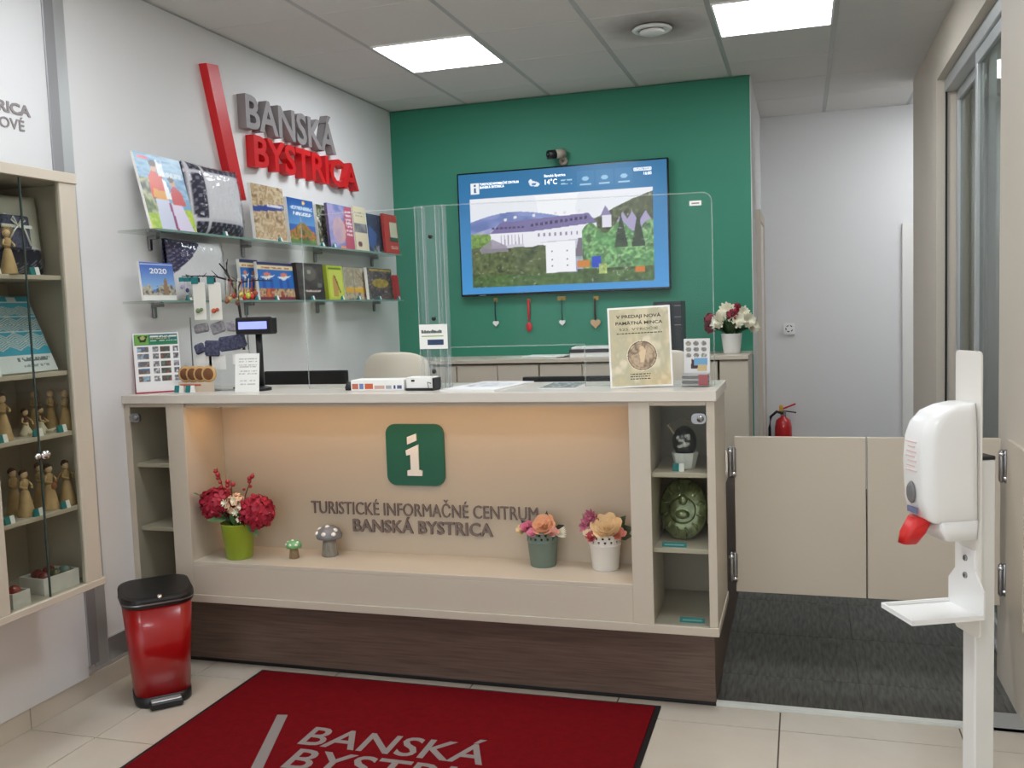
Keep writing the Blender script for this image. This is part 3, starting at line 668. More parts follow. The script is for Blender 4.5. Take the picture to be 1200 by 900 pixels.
# dolls
husk2 = mat('dark_hair', (70, 44, 32), .8)
def doll(label, u, v, z, h, xx=.23, hair=True, pose='stand', turn=0, extra=None):
    y = PX(u, v, xx).y
    r = thing('corn_husk_doll', label, 'doll', (xx, y, z), (0, 0, PI / 2 + R(turn)), 'corn husk dolls in the cabinet'); s = h / .17
    if pose == 'stand':
        MB().lathe([(.030 * s, 0), (.031 * s, .004 * s), (.022 * s, .05 * s), (.014 * s, .085 * s), (.010 * s, .092 * s)], 12).build('skirt', M['straw'], r)
        MB().lathe([(.010 * s, .09 * s), (.016 * s, .115 * s), (.013 * s, .128 * s), (.005 * s, .134 * s)], 10, sy=.75).build('torso', M['straw'], r)
        arm = [[(q * .014 * s, 0, .124 * s), (q * .026 * s, -.006 * s, .106 * s), (q * .010 * s, -.022 * s, .100 * s)] for q in (-1, 1)]
        hz = .147
    else:
        MB().lathe([(.030 * s, 0), (.030 * s, .012 * s), (.014 * s, .040 * s), (.012 * s, .06 * s)], 12, sy=.9).build('skirt', mat('husk_pale', (226, 214, 186), .8), r)
        MB().lathe([(.012 * s, .05 * s), (.018 * s, .075 * s), (.006 * s, .09 * s)], 10, sy=.75).build('torso', mat('husk_brown', (90, 54, 40), .8), r)
        arm = [[(q * .014 * s, 0, .080 * s), (q * .028 * s, -.008 * s, .062 * s), (q * .016 * s, -.026 * s, .05 * s)] for q in (-1, 1)]
        for q in (-1, 1): MB().tube([(q * .01 * s, -.02 * s, .01 * s), (q * .016 * s, -.045 * s, .008 * s), (q * .018 * s, -.055 * s, .018 * s)], .006 * s, 6).build('leg', mat('husk_pale', (226, 214, 186), .8), r)
        hz = .105
    for a in arm: MB().tube(a, .0045 * s, 6).build('arm', M['straw'], r)
    hd = MB().ball((0, 0, hz * s), .0135 * s, 10, sz=1.15).build('head', mat('husk_face', (222, 190, 150), .7), r)
    if hair == 'straw':
        mb = MB()
        for k in range(22): a = k * .285; mb.tube([(0, 0, (hz + .008) * s), (.030 * s * math.cos(a), -.006 * s, (hz + .008 + .026 * math.sin(a)) * s)], [.002, .001], 4)
        mb.build('straw_hair', M['straw'], hd)
    elif hair: MB().ball((0, .004 * s, (hz + .006) * s), .0145 * s, 10, sz=1.0).build('hair', husk2, hd)
    if extra == 'instrument': MB().tube([(-.01, -.026 * s, .085 * s), (.03 * s, -.03 * s, .135 * s)], .003, 6).ball((-.008, -.028 * s, .088 * s), .014 * s, 10, sy=.4).build('instrument', mat('instrument_wood', (150, 92, 50), .5), r)
    if extra == 'pipe': MB().tube([(0, -.024 * s, .115 * s), (.044 * s, -.03 * s, .125 * s)], .003, 6).build('pipe', M['straw'], r)
    return r
doll('corn husk doll with spiky straw hair in front of the cushion', 11, 322, SHZ[0], .155, .309, 'straw')
doll('dark-haired lone corn husk doll beside the cabinet stile, third shelf', 5, 510, SHZ[2], .16, .27, True)
doll('corn husk doll standing behind the two seated dolls', 42, 500, SHZ[2], .15, .17, False)
doll('corn husk doll with folded arms between seated doll and cabinet side', 61, 500, SHZ[2], .15, .225, False)
doll('corn husk doll with dark collar next to the cabinet side', 78, 499, SHZ[2], .15, .28, False)
doll('small seated doll with tall dark hair on third shelf', 31, 508, SHZ[2], .13, .258, True, 'sit')
doll('small seated doll with stretched skirt on third shelf', 49, 506, SHZ[2], .13, .258, True, 'sit', 25)
doll('corn husk doll with grey hair in the pair on fourth shelf', 18, 598, SHZ[3], .165, .213, True)
doll('front corn husk doll of the pair on fourth shelf', 31, 600, SHZ[3], .165, .28, True)
doll('corn husk doll behind the instrument player on fourth shelf', 49, 592, SHZ[3], .165, .22, True)
doll('corn husk doll playing a stringed instrument on fourth shelf', 60, 595, SHZ[3], .165, .28, True, extra='instrument')
doll('corn husk doll blowing a straw pipe next to cabinet side', 80, 590, SHZ[3], .165, .279, True, extra='pipe')
for u, v, z, lb in ((4, 511, 2, 'dark-haired lone husk doll'), (46, 508, 2, 'two small seated dolls'), (74, 500, 2, 'husk doll with dark collar'), (12, 604, 3, 'pair of husk dolls'), (46, 598, 3, 'husk doll with stringed instrument'), (78, 590, 3, 'pipe-blowing husk doll'), (-4, 320, 0, 'straw-haired doll'), (42, 320, 0, 'navy dotted cushion band')):
    price('small teal and white price card at the foot of the %s' % lb, (.3255, PX(u, v, .3255).y, SHZ[z]), PI / 2, 'price cards in the display cabinet', .04, .026)
# cushion on the top shelf, dotted pouch
def face3(u, v, front):
    if v < .30 and front: return (40, 40, 66) if math.sin(u * 110) * math.sin(v * 150) < .55 else (170, 170, 190)
    if abs(v - .315) < .02: return (240, 240, 240)
    return (222, 220, 206)
cu = cushion('cream cushion with navy dotted band on the top cabinet shelf', (.265, -3.770, SHZ[0] + .0095), .385, .275, 4, 0, fab, face3, group=None)
po = thing('gift_pouch', 'small navy pouch with white ribbon bow on the cream cushion', 'pouch', (.2795, PX(22, 290, .2795).y, SHZ[0] + .088), (-R(4), 0, PI / 2))
MB().box(-.062, .062, -.002, .012, 0, .115, .006).build('bag', M['navy'], po)
MB().box(-.063, .063, -.006, .0, .072, .082).build('ribbon_band', M['paper'], po)
MB().tube([(0, -.008, .078), (-.02, -.012, .062), (-.045, -.010, .028)], .003, 5).tube([(0, -.008, .078), (.025, -.012, .066), (.045, -.010, .012)], .003, 5).tube([(0, -.008, .078), (-.03, -.013, .096), (-.02, -.013, .108), (0, -.008, .078), (.03, -.013, .096), (.02, -.013, .106), (0, -.008, .078)], .003, 5).build('ribbon_bow', M['paper'], po)
# turquoise lace folder on second shelf
p = P(110, 120, (60, 160, 186), 21)
for v0, hh in ((.62, .11), (.80, .07), (.40, .12)):
    q = (abs(((p.U * 4.2) % 1) - .5) * .5 + abs(p.V - v0) / hh * .5); p.put((q < .5) & (((q * 9) % 1) < .5) & (abs(p.V - v0) < hh), (206, 200, 190))
for v0 in (.92, .73, .53): p.rect(0, v0 - .008, 1, v0 + .008, (196, 220, 226))
p.rect(0, 0, 1, .22, (222, 226, 226)); p.lines(.5, .95, (.16,), .05, (110, 120, 124), .4); p.lines(.55, .9, (.08,), .03, (150, 156, 160), .4); p.rect(.25, .93, .38, .99, (210, 220, 224)); p.rect(.7, .93, .82, .99, (210, 220, 224))
upright('lace_folder', 'turquoise folder of white lace patterns leaning on the second cabinet shelf', 'folder', -3.95, -3.635, SHZ[1], .285, p, .30, lean=24, t=.012, group=None)
price('small teal and white price card at the lace folder', (.325, -3.925, SHZ[1]), PI / 2, None, .04, .026)
# crates of painted eggs
def crate(label, loc, w, d, h, turn, eggs, elabel, er=.020, el=1.2):
    r = thing('egg_crate', label, 'box', loc, (0, 0, PI / 2 + R(turn)), 'egg boxes in the cabinet'); t = .006; m = mat('white_wash_wood', (226, 224, 220), .7, var=.3, vscale=30, c2=(190, 184, 176))
    MB().box(-w / 2, w / 2, -d / 2, d / 2, 0, t).build('base', m, r)
    for a in ((-w / 2, w / 2, -d / 2, -d / 2 + t), (-w / 2, w / 2, d / 2 - t, d / 2), (-w / 2, -w / 2 + t, -d / 2 + t, d / 2 - t), (w / 2 - t, w / 2, -d / 2 + t, d / 2 - t)): MB().box(*a, t, h, .001).build('side', m, r)
    MB().box(-w / 2 + t, w / 2 - t, -d / 2 + t, d / 2 - t, t, h - er - .003, .002).build('straw_filling', M['straw'], r)
    Mx = Matrix.Translation(loc) @ Matrix.Rotation(PI / 2 + R(turn), 4, 'Z')
    for k, (ex, ey, cc) in enumerate(eggs):
        pz = Mx @ Vector((ex, ey, h - .004))
        o = MB().ball((0, 0, 0), er, 14, 1.0, el, 1.0).build('painted_egg', mat('egg_%d_%d_%d' % cc, cc, .3, coat=.4, var=.35, vscale=70, c2=(90, 50, 40)), None, pz, (0, 0, PI / 2 + R(turn)))
        tag(o, elabel[k], 'egg', 'painted eggs in the cabinet')
    return r
crate('white wooden crate of red and green painted eggs on cabinet floor', (.255, PX(68, 684, .29).y, .590), .155, .115, .058, -4,
      [(-.046, -.025, (120, 36, 34)), (.0, -.025, (74, 84, 54)), (.046, -.025, (96, 128, 116)), (-.026, .026, (130, 44, 40)), (.024, .026, (150, 34, 36))],
      ['dark red painted egg at the front of the white crate', 'olive painted egg in the white crate', 'grey-green painted egg in the white crate', 'brownish red painted egg at the back of the white crate', 'bright red painted egg at the back of the white crate'])
crate('low white box of red eggs beside the cabinet door stile', (.265, PX(20, 700, .30).y, .590), .075, .11, .05, 0,
      [(0, -.0245, (160, 60, 50)), (.0, .0245, (186, 90, 70))], ['large red egg in the low white box', 'pale red egg in the low white box'], .0235, 1.0)

# ================================================================ waste bin
bn = thing('pedal_bin', 'red pedal bin with black lid and black foot', 'waste bin', (.318, -3.225, 0), (0, 0, R(45)))
def loft(mb, rings, cap=True, smooth=True):
    n = len(rings[0][0]); vs = []; fs = []
    for poly, z in rings: vs += [(x, y, z) if not callable(z) else (x, y, z(x, y)) for x, y in poly]
    for i in range(len(rings) - 1):
        for k in range(n): l = (k + 1) % n; fs.append((i * n + k, i * n + l, (i + 1) * n + l, (i + 1) * n + k))
    if cap: fs.append(tuple(range(n))); fs.append(tuple((len(rings) - 1) * n + k for k in range(n)))
    mb.add(vs, fs, smooth); return mb
def rr(w, d, r, cy=0, bulge=0):
    return [(x, z + cy - (bulge * (1 - (x / (w / 2)) ** 2) if z < 0 else 0)) for x, z in rrect(w, d, r, 6)]
redsteel = mat('red_lacquer_steel', (158, 8, 12), .3, coat=.25)
loft(MB(), [(rr(.210, .17, .05, 0, .012), .042), (rr(.258, .225, .06, .004, .012), .420)]).build('body', redsteel, bn)
loft(MB(), [(rr(.204, .165, .05, 0, .012), 0), (rr(.214, .174, .052, 0, .012), .006), (rr(.216, .176, .052, 0, .012), .044)]).build('foot', M['black'], bn)
sl = lambda z: (lambda x, y: z + .10 * y)
lid = loft(MB(), [(rr(.264, .230, .062, .004, .014), .408), (rr(.274, .240, .066, .004, .014), .418), (rr(.274, .240, .066, .004, .014), sl(.448)), (rr(.268, .234, .064, .004, .014), sl(.456)), (rr(.24, .205, .055, .006, .012), sl(.4595)), (rr(.1, .08, .03, .01, 0), sl(.461))], smooth=False).build('lid', M['black'], bn)
loft(MB(), [(rr(.276, .242, .066, .004, .014), .421), (rr(.2775, .2435, .066, .004, .014), .424), (rr(.276, .242, .066, .004, .014), .427)], False).build('lid_trim', M['steel'], lid)
MB().lathe([(0, .008), (.009, .008), (.011, 0)], 14, Mx=Matrix.Translation((.0, -.118, .446)) @ Matrix.Rotation(R(30), 4, 'X')).build('badge', M['chrome'], lid)
pdl = MB().box(-.062, .062, -.135, -.06, .004, .032, .006).build('pedal', M['black'], bn)
MB().box(-.056, .056, -.128, -.090, .031, .036, .002).build('pedal_plate', M['alu'], pdl)

# ================================================================ logo mat
mt = thing('door_mat', 'dark red entrance mat with grey town logo and black rubber edge', 'mat', (0, 0, 0))
mx0, mx1, my1, my0 = .565, 2.285, -2.885, -4.25
rug = mat('red_mat_pile', (116, 12, 20), .95, var=.5, vscale=38, c2=(92, 6, 12), bump=.9, bscale=420, spec=.1)
MB().box(mx0, mx1, my0, my1, 0, .005, .002).build('rubber_base', M['black'], mt)
MB().box(mx0 + .02, mx1 - .02, my0 + .02, my1 - .02, .004, .010, .002).build('pile', rug, mt)
gm2 = mat('grey_mat_pile', (140, 132, 130), .95, bump=.9, bscale=420)
def flat_letters(t, x0, x1, y0, y1, bold):
    before = set(bpy.data.objects); letters(t, x0, x1, y0, y1, 0, .0016, gm2, mt, bold)
    for o in set(bpy.data.objects) - before: o.rotation_euler = (-PI / 2, 0, 0); o.location = (o.location.x, o.location.z, .0104); 
flat_letters('BANSKÁ', 1.083, 1.775, -3.487, -3.352, .012)
flat_letters('BYSTRICA', 1.115, 1.99, -3.655, -3.52, .012)
MB().add([(.885, -3.292, .0098), (.925, -3.285, .0098), (1.085, -3.745, .0098), (1.045, -3.755, .0098), (.885, -3.292, .0114), (.925, -3.285, .0114), (1.085, -3.745, .0114), (1.045, -3.755, .0114)], [(4, 5, 6, 7), (0, 1, 5, 4), (1, 2, 6, 5), (2, 3, 7, 6), (3, 0, 4, 7)]).build('slash', gm2, mt)

# ================================================================ television and what hangs on the green wall
TX0, TX1, TZ0, TZ1 = .5138, 1.985, 1.611, 2.467
tv = thing('television', 'large wall television showing a castle photo and the weather', 'television', ((TX0 + TX1) / 2, 0, TZ0))
tw, th = TX1 - TX0, TZ1 - TZ0
MB().box(-tw / 2, tw / 2, -.06, -.022, 0, th, .004).build('casing', M['blackg'], tv)
MB().box(-.35, .35, -.024, -.001, .2, .65).build('wall_mount', M['black'], tv)
p = Pic(300, 176, (58, 140, 200), 31); U, V = p.U, p.V
p.grad(0, 1, (70, 150, 214), (40, 112, 160))
pu = (U - .055) / .88; pv = (V - .055) / .735; inp = (pu >= 0) & (pu <= 1) & (pv >= 0) & (pv <= 1)
def sub(pts): return [(.055 + a * .88, .055 + b * .735) for a, b in pts]
def spoly(pts, col, a=1.0): p.poly(sub(pts), col, a)
skyn = p.noise(6, 3); p.put(inp, (236, 238, 244)); p.put(inp & (skyn > .55), (246, 247, 250))
hill = .70 + .06 * np.sin(pu * 7) + .05 * np.sin(pu * 3 + 1) + .10 * pu
p.mottle(inp & (pv < hill), [(120, 136, 190), (140, 152, 204), (104, 122, 176)], 9); p.mottle(inp & (pv < hill - .14), [(150, 156, 200), (180, 180, 210), (120, 150, 120)], 14)
p.mottle(inp & (pv < .60) & (pu < .14), [(120, 160, 70), (150, 180, 100)], 9)
rh = .62 + .34 * np.clip((pu - .66) / .34, 0, 1) ** .7 + .02 * p.noise(30, 30, 2)
p.mottle(inp & (pu > .66) & (pv < rh), [(70, 80, 50), (100, 106, 70), (56, 64, 44), (84, 84, 60)], 26, 18)
# castle
spoly([(.11, .60), (.17, .72), (.66, .77), (.70, .66), (.60, .60)], (122, 112, 160)); spoly([(.11, .60), (.33, .60), (.70, .66), (.70, .46), (.12, .46)], (238, 236, 244))
for k in range(12): a = .34 + .027 * k; spoly([(a, .655 + .0045 * k), (a + .016, .657 + .0045 * k), (a + .016, .69 + .0045 * k), (a, .688 + .0045 * k)], (70, 66, 100))
for k in range(8): a = .12 + .024 * k; spoly([(a, .645), (a + .016, .645), (a + .016, .67), (a, .67)], (80, 76, 112))
for a, bq in ((.20, .75), (.255, .77), (.36, .78), (.48, .79), (.53, .79), (.61, .80)): p.ell(.055 + a * .88, .055 + bq * .735, .008, .012, (232, 224, 232))
for k in range(10): a = .38 + .03 * k; spoly([(a, .54), (a + .010, .54), (a + .010, .575), (a, .575)], (150, 140, 160))
for k in range(7): a = .17 + .02 * k; spoly([(a, .44), (a + .007, .44), (a + .004, .58), (a, .58)], (170, 160, 180))
spoly([(.11, .46), (.7, .50), (.62, .40), (.45, .36), (.13, .40)], (206, 204, 216))
spoly([(.60, .50), (.70, .52), (.70, .30), (.58, .30)], (120, 110, 126)); spoly([(.41, .13), (.585, .14), (.585, .48), (.41, .47)], (245, 244, 248)); spoly([(.30, .40), (.41, .40), (.41, .47), (.30, .50)], (236, 234, 242))
for a in (.45, .535):
    for bq in (.20, .27, .36): spoly([(a, bq), (a + .008, bq), (a + .008, bq + .018), (a, bq + .018)], (110, 104, 120))
spoly([(.72, .72), (.75, .84), (.785, .72)], (140, 130, 170)); spoly([(.73, .60), (.78, .60), (.78, .73), (.73, .73)], (226, 224, 236))
for a in (.81, .86, .93): spoly([(a, .66), (a + .03, .76), (a + .06, .66), (a + .055, .55), (a, .55)], (170, 160, 196))
p.mottle(inp & (pv < .42 + .05 * p.noise(20, 10, 2) - .0 * pu) & (pu < .42) & (pv < .55 - .5 * np.abs(pu - .12) + .25), [(70, 84, 50), (96, 104, 66), (52, 66, 40), (110, 110, 84)], 24, 16)
spoly([(.05, .44), (.12, .54), (.20, .46), (.22, .36), (.06, .34)], (150, 140, 160), .8)
p.mottle(inp & (pu < .42) & (pv < .40 - .10 * np.abs(pu - .25)), [(74, 90, 50), (100, 110, 66), (54, 70, 40)], 26, 14)
p.mottle(inp & (pu > .62) & (pv < .60 + .06 * np.sin(pu * 40)), [(110, 178, 104), (84, 140, 80), (140, 200, 126), (70, 108, 64)], 22, 16)
for a in (.83, .92): p.mottle(inp & (np.abs(pu - a) < .035 * (1 - np.clip((pv - .4) / .35, 0, 1))) & (pv > .38) & (pv < .75), [(34, 50, 34), (50, 66, 46)], 20)
p.mottle(inp & (pv < .16) & ((pu < .41) | (pu > .59)), [(66, 84, 40), (90, 104, 56), (44, 60, 30)], 26, 6); p.mottle(inp & (pv < .13), [(86, 120, 60), (60, 84, 44)], 24, 5)
spoly([(.59, .18), (.66, .18), (.66, .25), (.59, .25)], (206, 130, 60)); spoly([(.67, .17), (.72, .17), (.72, .29), (.67, .29)], (40, 70, 190)); spoly([(.71, .10), (.75, .10), (.75, .21), (.71, .21)], (180, 200, 110)); spoly([(.90, .10), (.95, .10), (.95, .16), (.90, .16)], (206, 120, 50))
tex = p.noise(90, 60, 2); veg = inp & (p.c[..., 1] >= p.c[..., 0] - 6) & (p.c[..., 1] > p.c[..., 2] + 8); p.c = np.where(veg[..., None], (p.c * .82 + np.array((96, 104, 84)) * .18) * (.72 + .56 * tex[..., None]), p.c)
p.put(veg & (p.noise(110, 70, 1) > .90), (190, 196, 190), .6)
# header: weather tiles
for k in range(3): p.rect(.585 + .09 * k, .83, .665 + .09 * k, .955, (56, 128, 178), .6)
for k in range(3): p.ell(.625 + .09 * k, .895, .016, .018, (150, 196, 226)); p.lines(.60 + .09 * k, .65 + .09 * k, (.85,), .012, (170, 206, 230), .3)
p.rect(.062, .83, .105, .925, (242, 246, 250)); p.rect(.080, .845, .088, .885, (60, 100, 130)); p.rect(.078, .842, .091, .85, (60, 100, 130)); p.rect(.080, .895, .088, .91, (60, 100, 130))
p.ell(.375, .885, .020, .020, (235, 242, 248)); p.ell(.388, .878, .016, .018, (235, 242, 248)); p.ell(.362, .905, .010, .016, (235, 242, 248)); p.ell(.378, .882, .012, .010, (60, 130, 180)); p.lines(.51, .56, (.895, .868), .014, (170, 210, 232), .3)
sc = p.build('screen', tw - .022, th - .026, -.0610, M['screen'], tv, z0=.016)
tx = mat('screen_text', (245, 248, 252), .5, emit=.95)
def tvt(t, u0, u1, v0, hh, bold=.01):
    letters(t, -tw / 2 + u0 * tw, -tw / 2 + u1 * tw, v0 * th, v0 * th + hh, -.0616, .0004, tx, tv, bold, False, 'screen_text')
tvt('TURISTICKÉ INFORMAČNÉ CENTRUM', .115, .305, .893, .016, .015); tvt('BANSKÁ BYSTRICA', .115, .235, .868, .016, .02)
tvt('14°C', .432, .490, .862, .034); tvt('Banská Bystrica', .430, .530, .920, .018); tvt('05/05/2020', .845, .925, .915, .022, .015); tvt('16:00', .890, .925, .882, .020, .015)
MB().box(-.60, -.55, -.0612, -.0600, .004, .009).build('maker_mark', M['greyletter'], tv)
# camera above the television
wc = PY(652, 182, -.06)
w = thing('wall_camera', 'small black-lensed camera on beige wall bracket above the television', 'camera', (wc.x, 0, wc.z))
MB().lathe([(.030, 0), (.030, .012), (.022, .016)], 18, Mx=Matrix.Translation((.035, 0, -.035)) @ Matrix.Rotation(PI / 2, 4, 'X')).tube([(.035, -.01, -.035), (.035, -.04, -.02), (.03, -.05, .0)], .008, 8).build('bracket', mat('bracket_beige', (170, 160, 146), .4), w)
MB().tube([(.052, -.045, .014), (.0, -.085, .004)], .030, 18).build('housing', mat('bracket_beige', (170, 160, 146), .4), w)
ln = MB().tube([(.0, -.083, .004), (-.042, -.118, -.002)], .030, 18).build('lens_hood', M['black'], w)
MB().ball((-.040, -.116, -.002), .018, 12).build('lens', M['blackg'], ln)
# souvenirs on hooks
def heart(s, n=20):
    return [(s * .055 * 16 * math.sin(t) ** 3, s * .055 * (13 * math.cos(t) - 5 * math.cos(2 * t) - 2 * math.cos(3 * t) - math.cos(4 * t))) for t in [2 * PI * k / n for k in range(n)]]
wood2 = mat('pale_wood', (206, 170, 130), .6)
brass = mat('brass', (190, 160, 90), .35, metal=.8)
for k, (u, v, u2, v2, lb, hm, cord, sz) in enumerate(((580, 352, 580, 379, 'white heart on dark cord hanging under the television', M['paper'], (30, 40, 50), .020), (619, 353, 620, 383, 'red painted wooden spoon hanging under the television', M['redpl'], (190, 30, 40), 0),
        (658, 350, 658, 378, 'white heart pendant hanging from wide hook under the television', M['paper'], (30, 70, 70), .020), (697, 350, 697, 379, 'pale wooden heart hanging on brown band under the television', wood2, (60, 44, 34), .032))):
    a = PY(u, v, -.02); e = PY(u2, v2, -.02)
    r = thing('hanging_souvenir', lb, 'souvenir', (a.x, 0, a.z), group='souvenirs on hooks under the television'); dz = e.z - a.z; dx = 0
    hk = MB().box(-.012 - (.02 if k == 2 else 0), .014 + (.012 if k in (2, 3) else 0), -.012, -.0005, -.012, .018, .002).tube([(0, -.01, 0), (0, -.022, -.006), (0, -.024, .006)], .003, 6).build('hook', brass, r)
    cm = mat('cord_%d' % k, cord, .7)
    if sz:
        MB().tube([(0, -.018, 0), (dx * .5 - .004, -.014, dz * .5), (dx, -.014, dz + sz * .8)], .004 if k < 3 else .007, 6).build('cord', cm, r)
        MB().prism([(x + dx, z + dz) for x, z in heart(sz * 1.25)], -.022, -.008).build('heart', hm, r)
    else:
        MB().tube([(0, -.018, .01), (0, -.016, dz * .75)], [.010, .008], 8).build('handle', hm, r); MB().ball((0, -.018, dz), .026, 14, .85, .45, 1.35).build('bowl', hm, r)

# ================================================================ on the sideboard
def at(u, v, z): q = PZ(u, v, z); return q
vz = thing('flower_vase', 'white pot of cream chrysanthemums and dark red blooms on the end cabinet', 'flowers', (2.385, -.27, 1.190))
MB().lathe([(.048, 0), (.052, .004), (.064, .118), (.067, .125), (.062, .125), (.05, .02)], 24).build('pot', M['white'], vz)
rng = random.Random(5); mbl = MB()
for (x, y, z, r) in ((-.075, -.05, .20, .052), (.035, -.06, .205, .052), (-.02, -.03, .265, .055), (.10, -.02, .20, .05), (.07, .0, .25, .045), (-.055, .03, .235, .045), (.125, .02, .165, .045)):
    mb = MB(); daisy(mb, (x, y, z), (x * 4, -.6 + y, z * .7), r, 13, rng, 4, .25); mb.build('white_bloom', mat('petal_cream', (240, 236, 214), .7), vz)
for (x, y, z, r) in ((-.125, -.02, .215, .036), (.015, -.05, .240, .038), (-.13, .0, .165, .03), (.03, .0, .28, .03)): mb = MB(); florets(mb, (x, y, z), r, 22, .022, rng); mb.build('red_bloom', mat('petal_darkred', (130, 26, 46), .6), vz)
for k in range(40): a = rng.uniform(0, 6.28); leaf_m(mbl, (0.03 * math.cos(a), .03 * math.sin(a), .12), (math.cos(a), math.sin(a) * .8 - .2, rng.uniform(.4, 1.6)), (0, 0, 1), rng.uniform(.08, .14), .04)
mbl.build('foliage', M['leafg'], vz)
MB().lathe([(0, .115), (.060, .115)], 16, cap=False).build('soil', M['leafg'], vz)
bf = thing('binder_stack', 'dark folder lying on stacked white papers on the sideboard', 'folders', (1.52, -.28, 1.190), (0, 0, R(6)))
MB().box(-.16, .17, -.12, .12, 0, .030, .002).build('paper_stack', M['paper'], bf); MB().box(-.165, .165, -.125, .115, .030, .052, .003).build('folder', mat('folder_grey', (60, 58, 62), .5), bf); MB().box(-.15, .16, -.115, .12, .052, .064, .001).build('top_paper', M['paper'], bf)
pp = thing('paper_pile', 'loose flat pile of pale papers on the sideboard', 'papers', (1.098, -.29, 1.190), (0, 0, R(-5)))
MB().box(-.22, .20, -.12, .12, 0, .006).build('sheet', mat('paper_green', (196, 206, 190), .7), pp); MB().box(-.05, .24, -.10, .10, .006, .012).build('sheet', M['paper'], pp)
db = thing('black_binder', 'black upright binder box with grey lines behind the coin poster', 'binder', (2.02, -.33, 1.190))
MB().box(-.10, .075, -.10, .12, 0, .34, .003).build('case', mat('binder_black', (44, 48, 52), .5), db)
for z in (.31, .24, .19): MB().box(.03, .072, -.1012, -.0995, z, z + .004).build('print_line', M['greyletter'], db)
# passage: extinguisher and wall plate
ex = PY(918, 500, YB - .10)
fe = thing('fire_extinguisher', 'red fire extinguisher hanging on the passage wall', 'fire extinguisher', (ex.x, YB - .10, .10))
MB().lathe([(.058, 0), (.065, .012), (.066, .40), (.055, .46), (.022, .485), (.018, .50)], 24).build('cylinder', mat('extinguisher_red', (186, 22, 28), .3, coat=.4), fe)
MB().box(-.022, .022, -.018, .018, .495, .535, .004).build('valve', M['steel'], fe)
MB().box(-.03, .0, -.02, .02, .53, .58, .006).build('safety_tag', mat('tag_yellow', (226, 170, 60), .5), fe)
MB().box(-.02, .105, -.012, .012, 0, .012, .002, Mx=Matrix.Translation((.0, 0, .545)) @ Matrix.Rotation(R(-22), 4, 'Y')).build('lever', M['redpl'], fe)
MB().box(0, .10, -.01, .01, 0, .008, .002, Mx=Matrix.Translation((.0, 0, .53)) @ Matrix.Rotation(R(8), 4, 'Y')).build('carry_handle', M['black'], fe)
MB().tube([(0, -.02, .515), (-.05, -.02, .53), (-.095, -.02, .49), (-.105, -.02, .40), (-.10, -.02, .12)], .011, 8).build('hose', M['black'], fe)
MB().box(-.025, .025, .06, .1003, .30, .46, .003).build('wall_hook', M['steel'], fe)
MB().box(-.04, .04, -.0665, -.064, .15, .28).build('label_plate', mat('extinguisher_label', (200, 60, 60), .5), fe)
sp = PY(925, 385, YB)
wpl = thing('wall_plate', 'small square white wall device with round symbol in the passage', 'wall device', (sp.x, YB, sp.z))
MB().prism(rrect(.086, .092, .008), -.022, 0).build('plate', M['white'], wpl)
for a in range(5): MB().tube([(.026 * math.cos(R(35 + a * 66 + k * 10)), -.0225, .024 * math.sin(R(35 + a * 66 + k * 10))) for k in range(5)], .004, 5).build('symbol_dash', M['black'], wpl)

# ================================================================ office chairs and screens behind the counter
def office_chair(label, x, y, ztop, w, turn):
    r = thing('office_chair', label, 'chair', (x, y, 0), (0, 0, R(turn)), 'cream office chairs'); n = 14
    vs = []
    for i in range(n + 1):
        for j in range(n + 1):
            a, bb = -1 + 2 * i / n, -1 + 2 * j / n; e = (1 - .10 * max(bb, 0) ** 4); zz = .62 + (ztop - .62) * (j / n) - .055 * abs(a) ** 4 * max(bb, 0)
            vs.append((a * w / 2 * e, .10 * a * a - .0 + .04 * bb * bb - .10, zz))
    fs = [(i * (n + 1) + j, (i + 1) * (n + 1) + j, (i + 1) * (n + 1) + j + 1, i * (n + 1) + j + 1) for i in range(n) for j in range(n)]
    mb = MB(); mb.add(vs, fs, True); o = mb.build('backrest', M['cream'], r)
    m = o.modifiers.new('s', 'SOLIDIFY'); m.thickness = .06; m = o.modifiers.new('b', 'BEVEL'); m.width = .02; m.segments = 3
    loft(MB(), [(rr(.44, .42, .08, .14), .44), (rr(.48, .46, .1, .14), .47), (rr(.46, .44, .1, .14), .51)]).build('seat', M['cream'], r)
    MB().box(-.03, .03, -.13, .05, .42, .45).tube([(0, -.06, .44), (0, -.08, .66)], .02).build('back_bar', M['chrome'], r)
    MB().lathe([(.03, .08), (.03, .25), (.022, .25), (.022, .45)], 12, (0, .12, 0)).build('stem', M['chrome'], r)
    for k in range(5):
        a = k * 2 * PI / 5; MB().tube([(0, .12, .10), (.26 * math.cos(a), .12 + .26 * math.sin(a), .065)], [.022, .014], 8).build('base_arm', M['chrome'], r)
        MB().lathe([(.026, -.012), (.028, 0), (.026, .012)], 12, Mx=Matrix.Translation((.27 * math.cos(a), .12 + .27 * math.sin(a), .028)) @ Matrix.Rotation(PI / 2, 4, 'X')).build('caster', M['black'], r)
office_chair('cream leather office chair behind the counter near the price display', .425, -1.05, 1.285, .47, 0)
office_chair('cream leather office chair behind the counter near the coin poster', 2.06, -1.05, 1.265, .42, 0)
def monitor(label, x0, x1, y, ztop, zbot):
    r = thing('monitor', label, 'monitor', ((x0 + x1) / 2, y, .75), group='monitors on the staff desk'); w = (x1 - x0) / 2
    MB().box(-w, w, 0, .03, zbot - .75, ztop - .75, .004).build('casing', M['black'], r); MB().box(-w + .01, w - .01, .030, .032, zbot - .73, ztop - .765).build('panel', M['blackg'], r)
    MB().box(-.03, .03, -.015, .0, .0, zbot - .70).build('stand', M['black'], r); MB().box(-.12, .12, -.08, .09, 0, .012, .003).build('foot', M['black'], r)
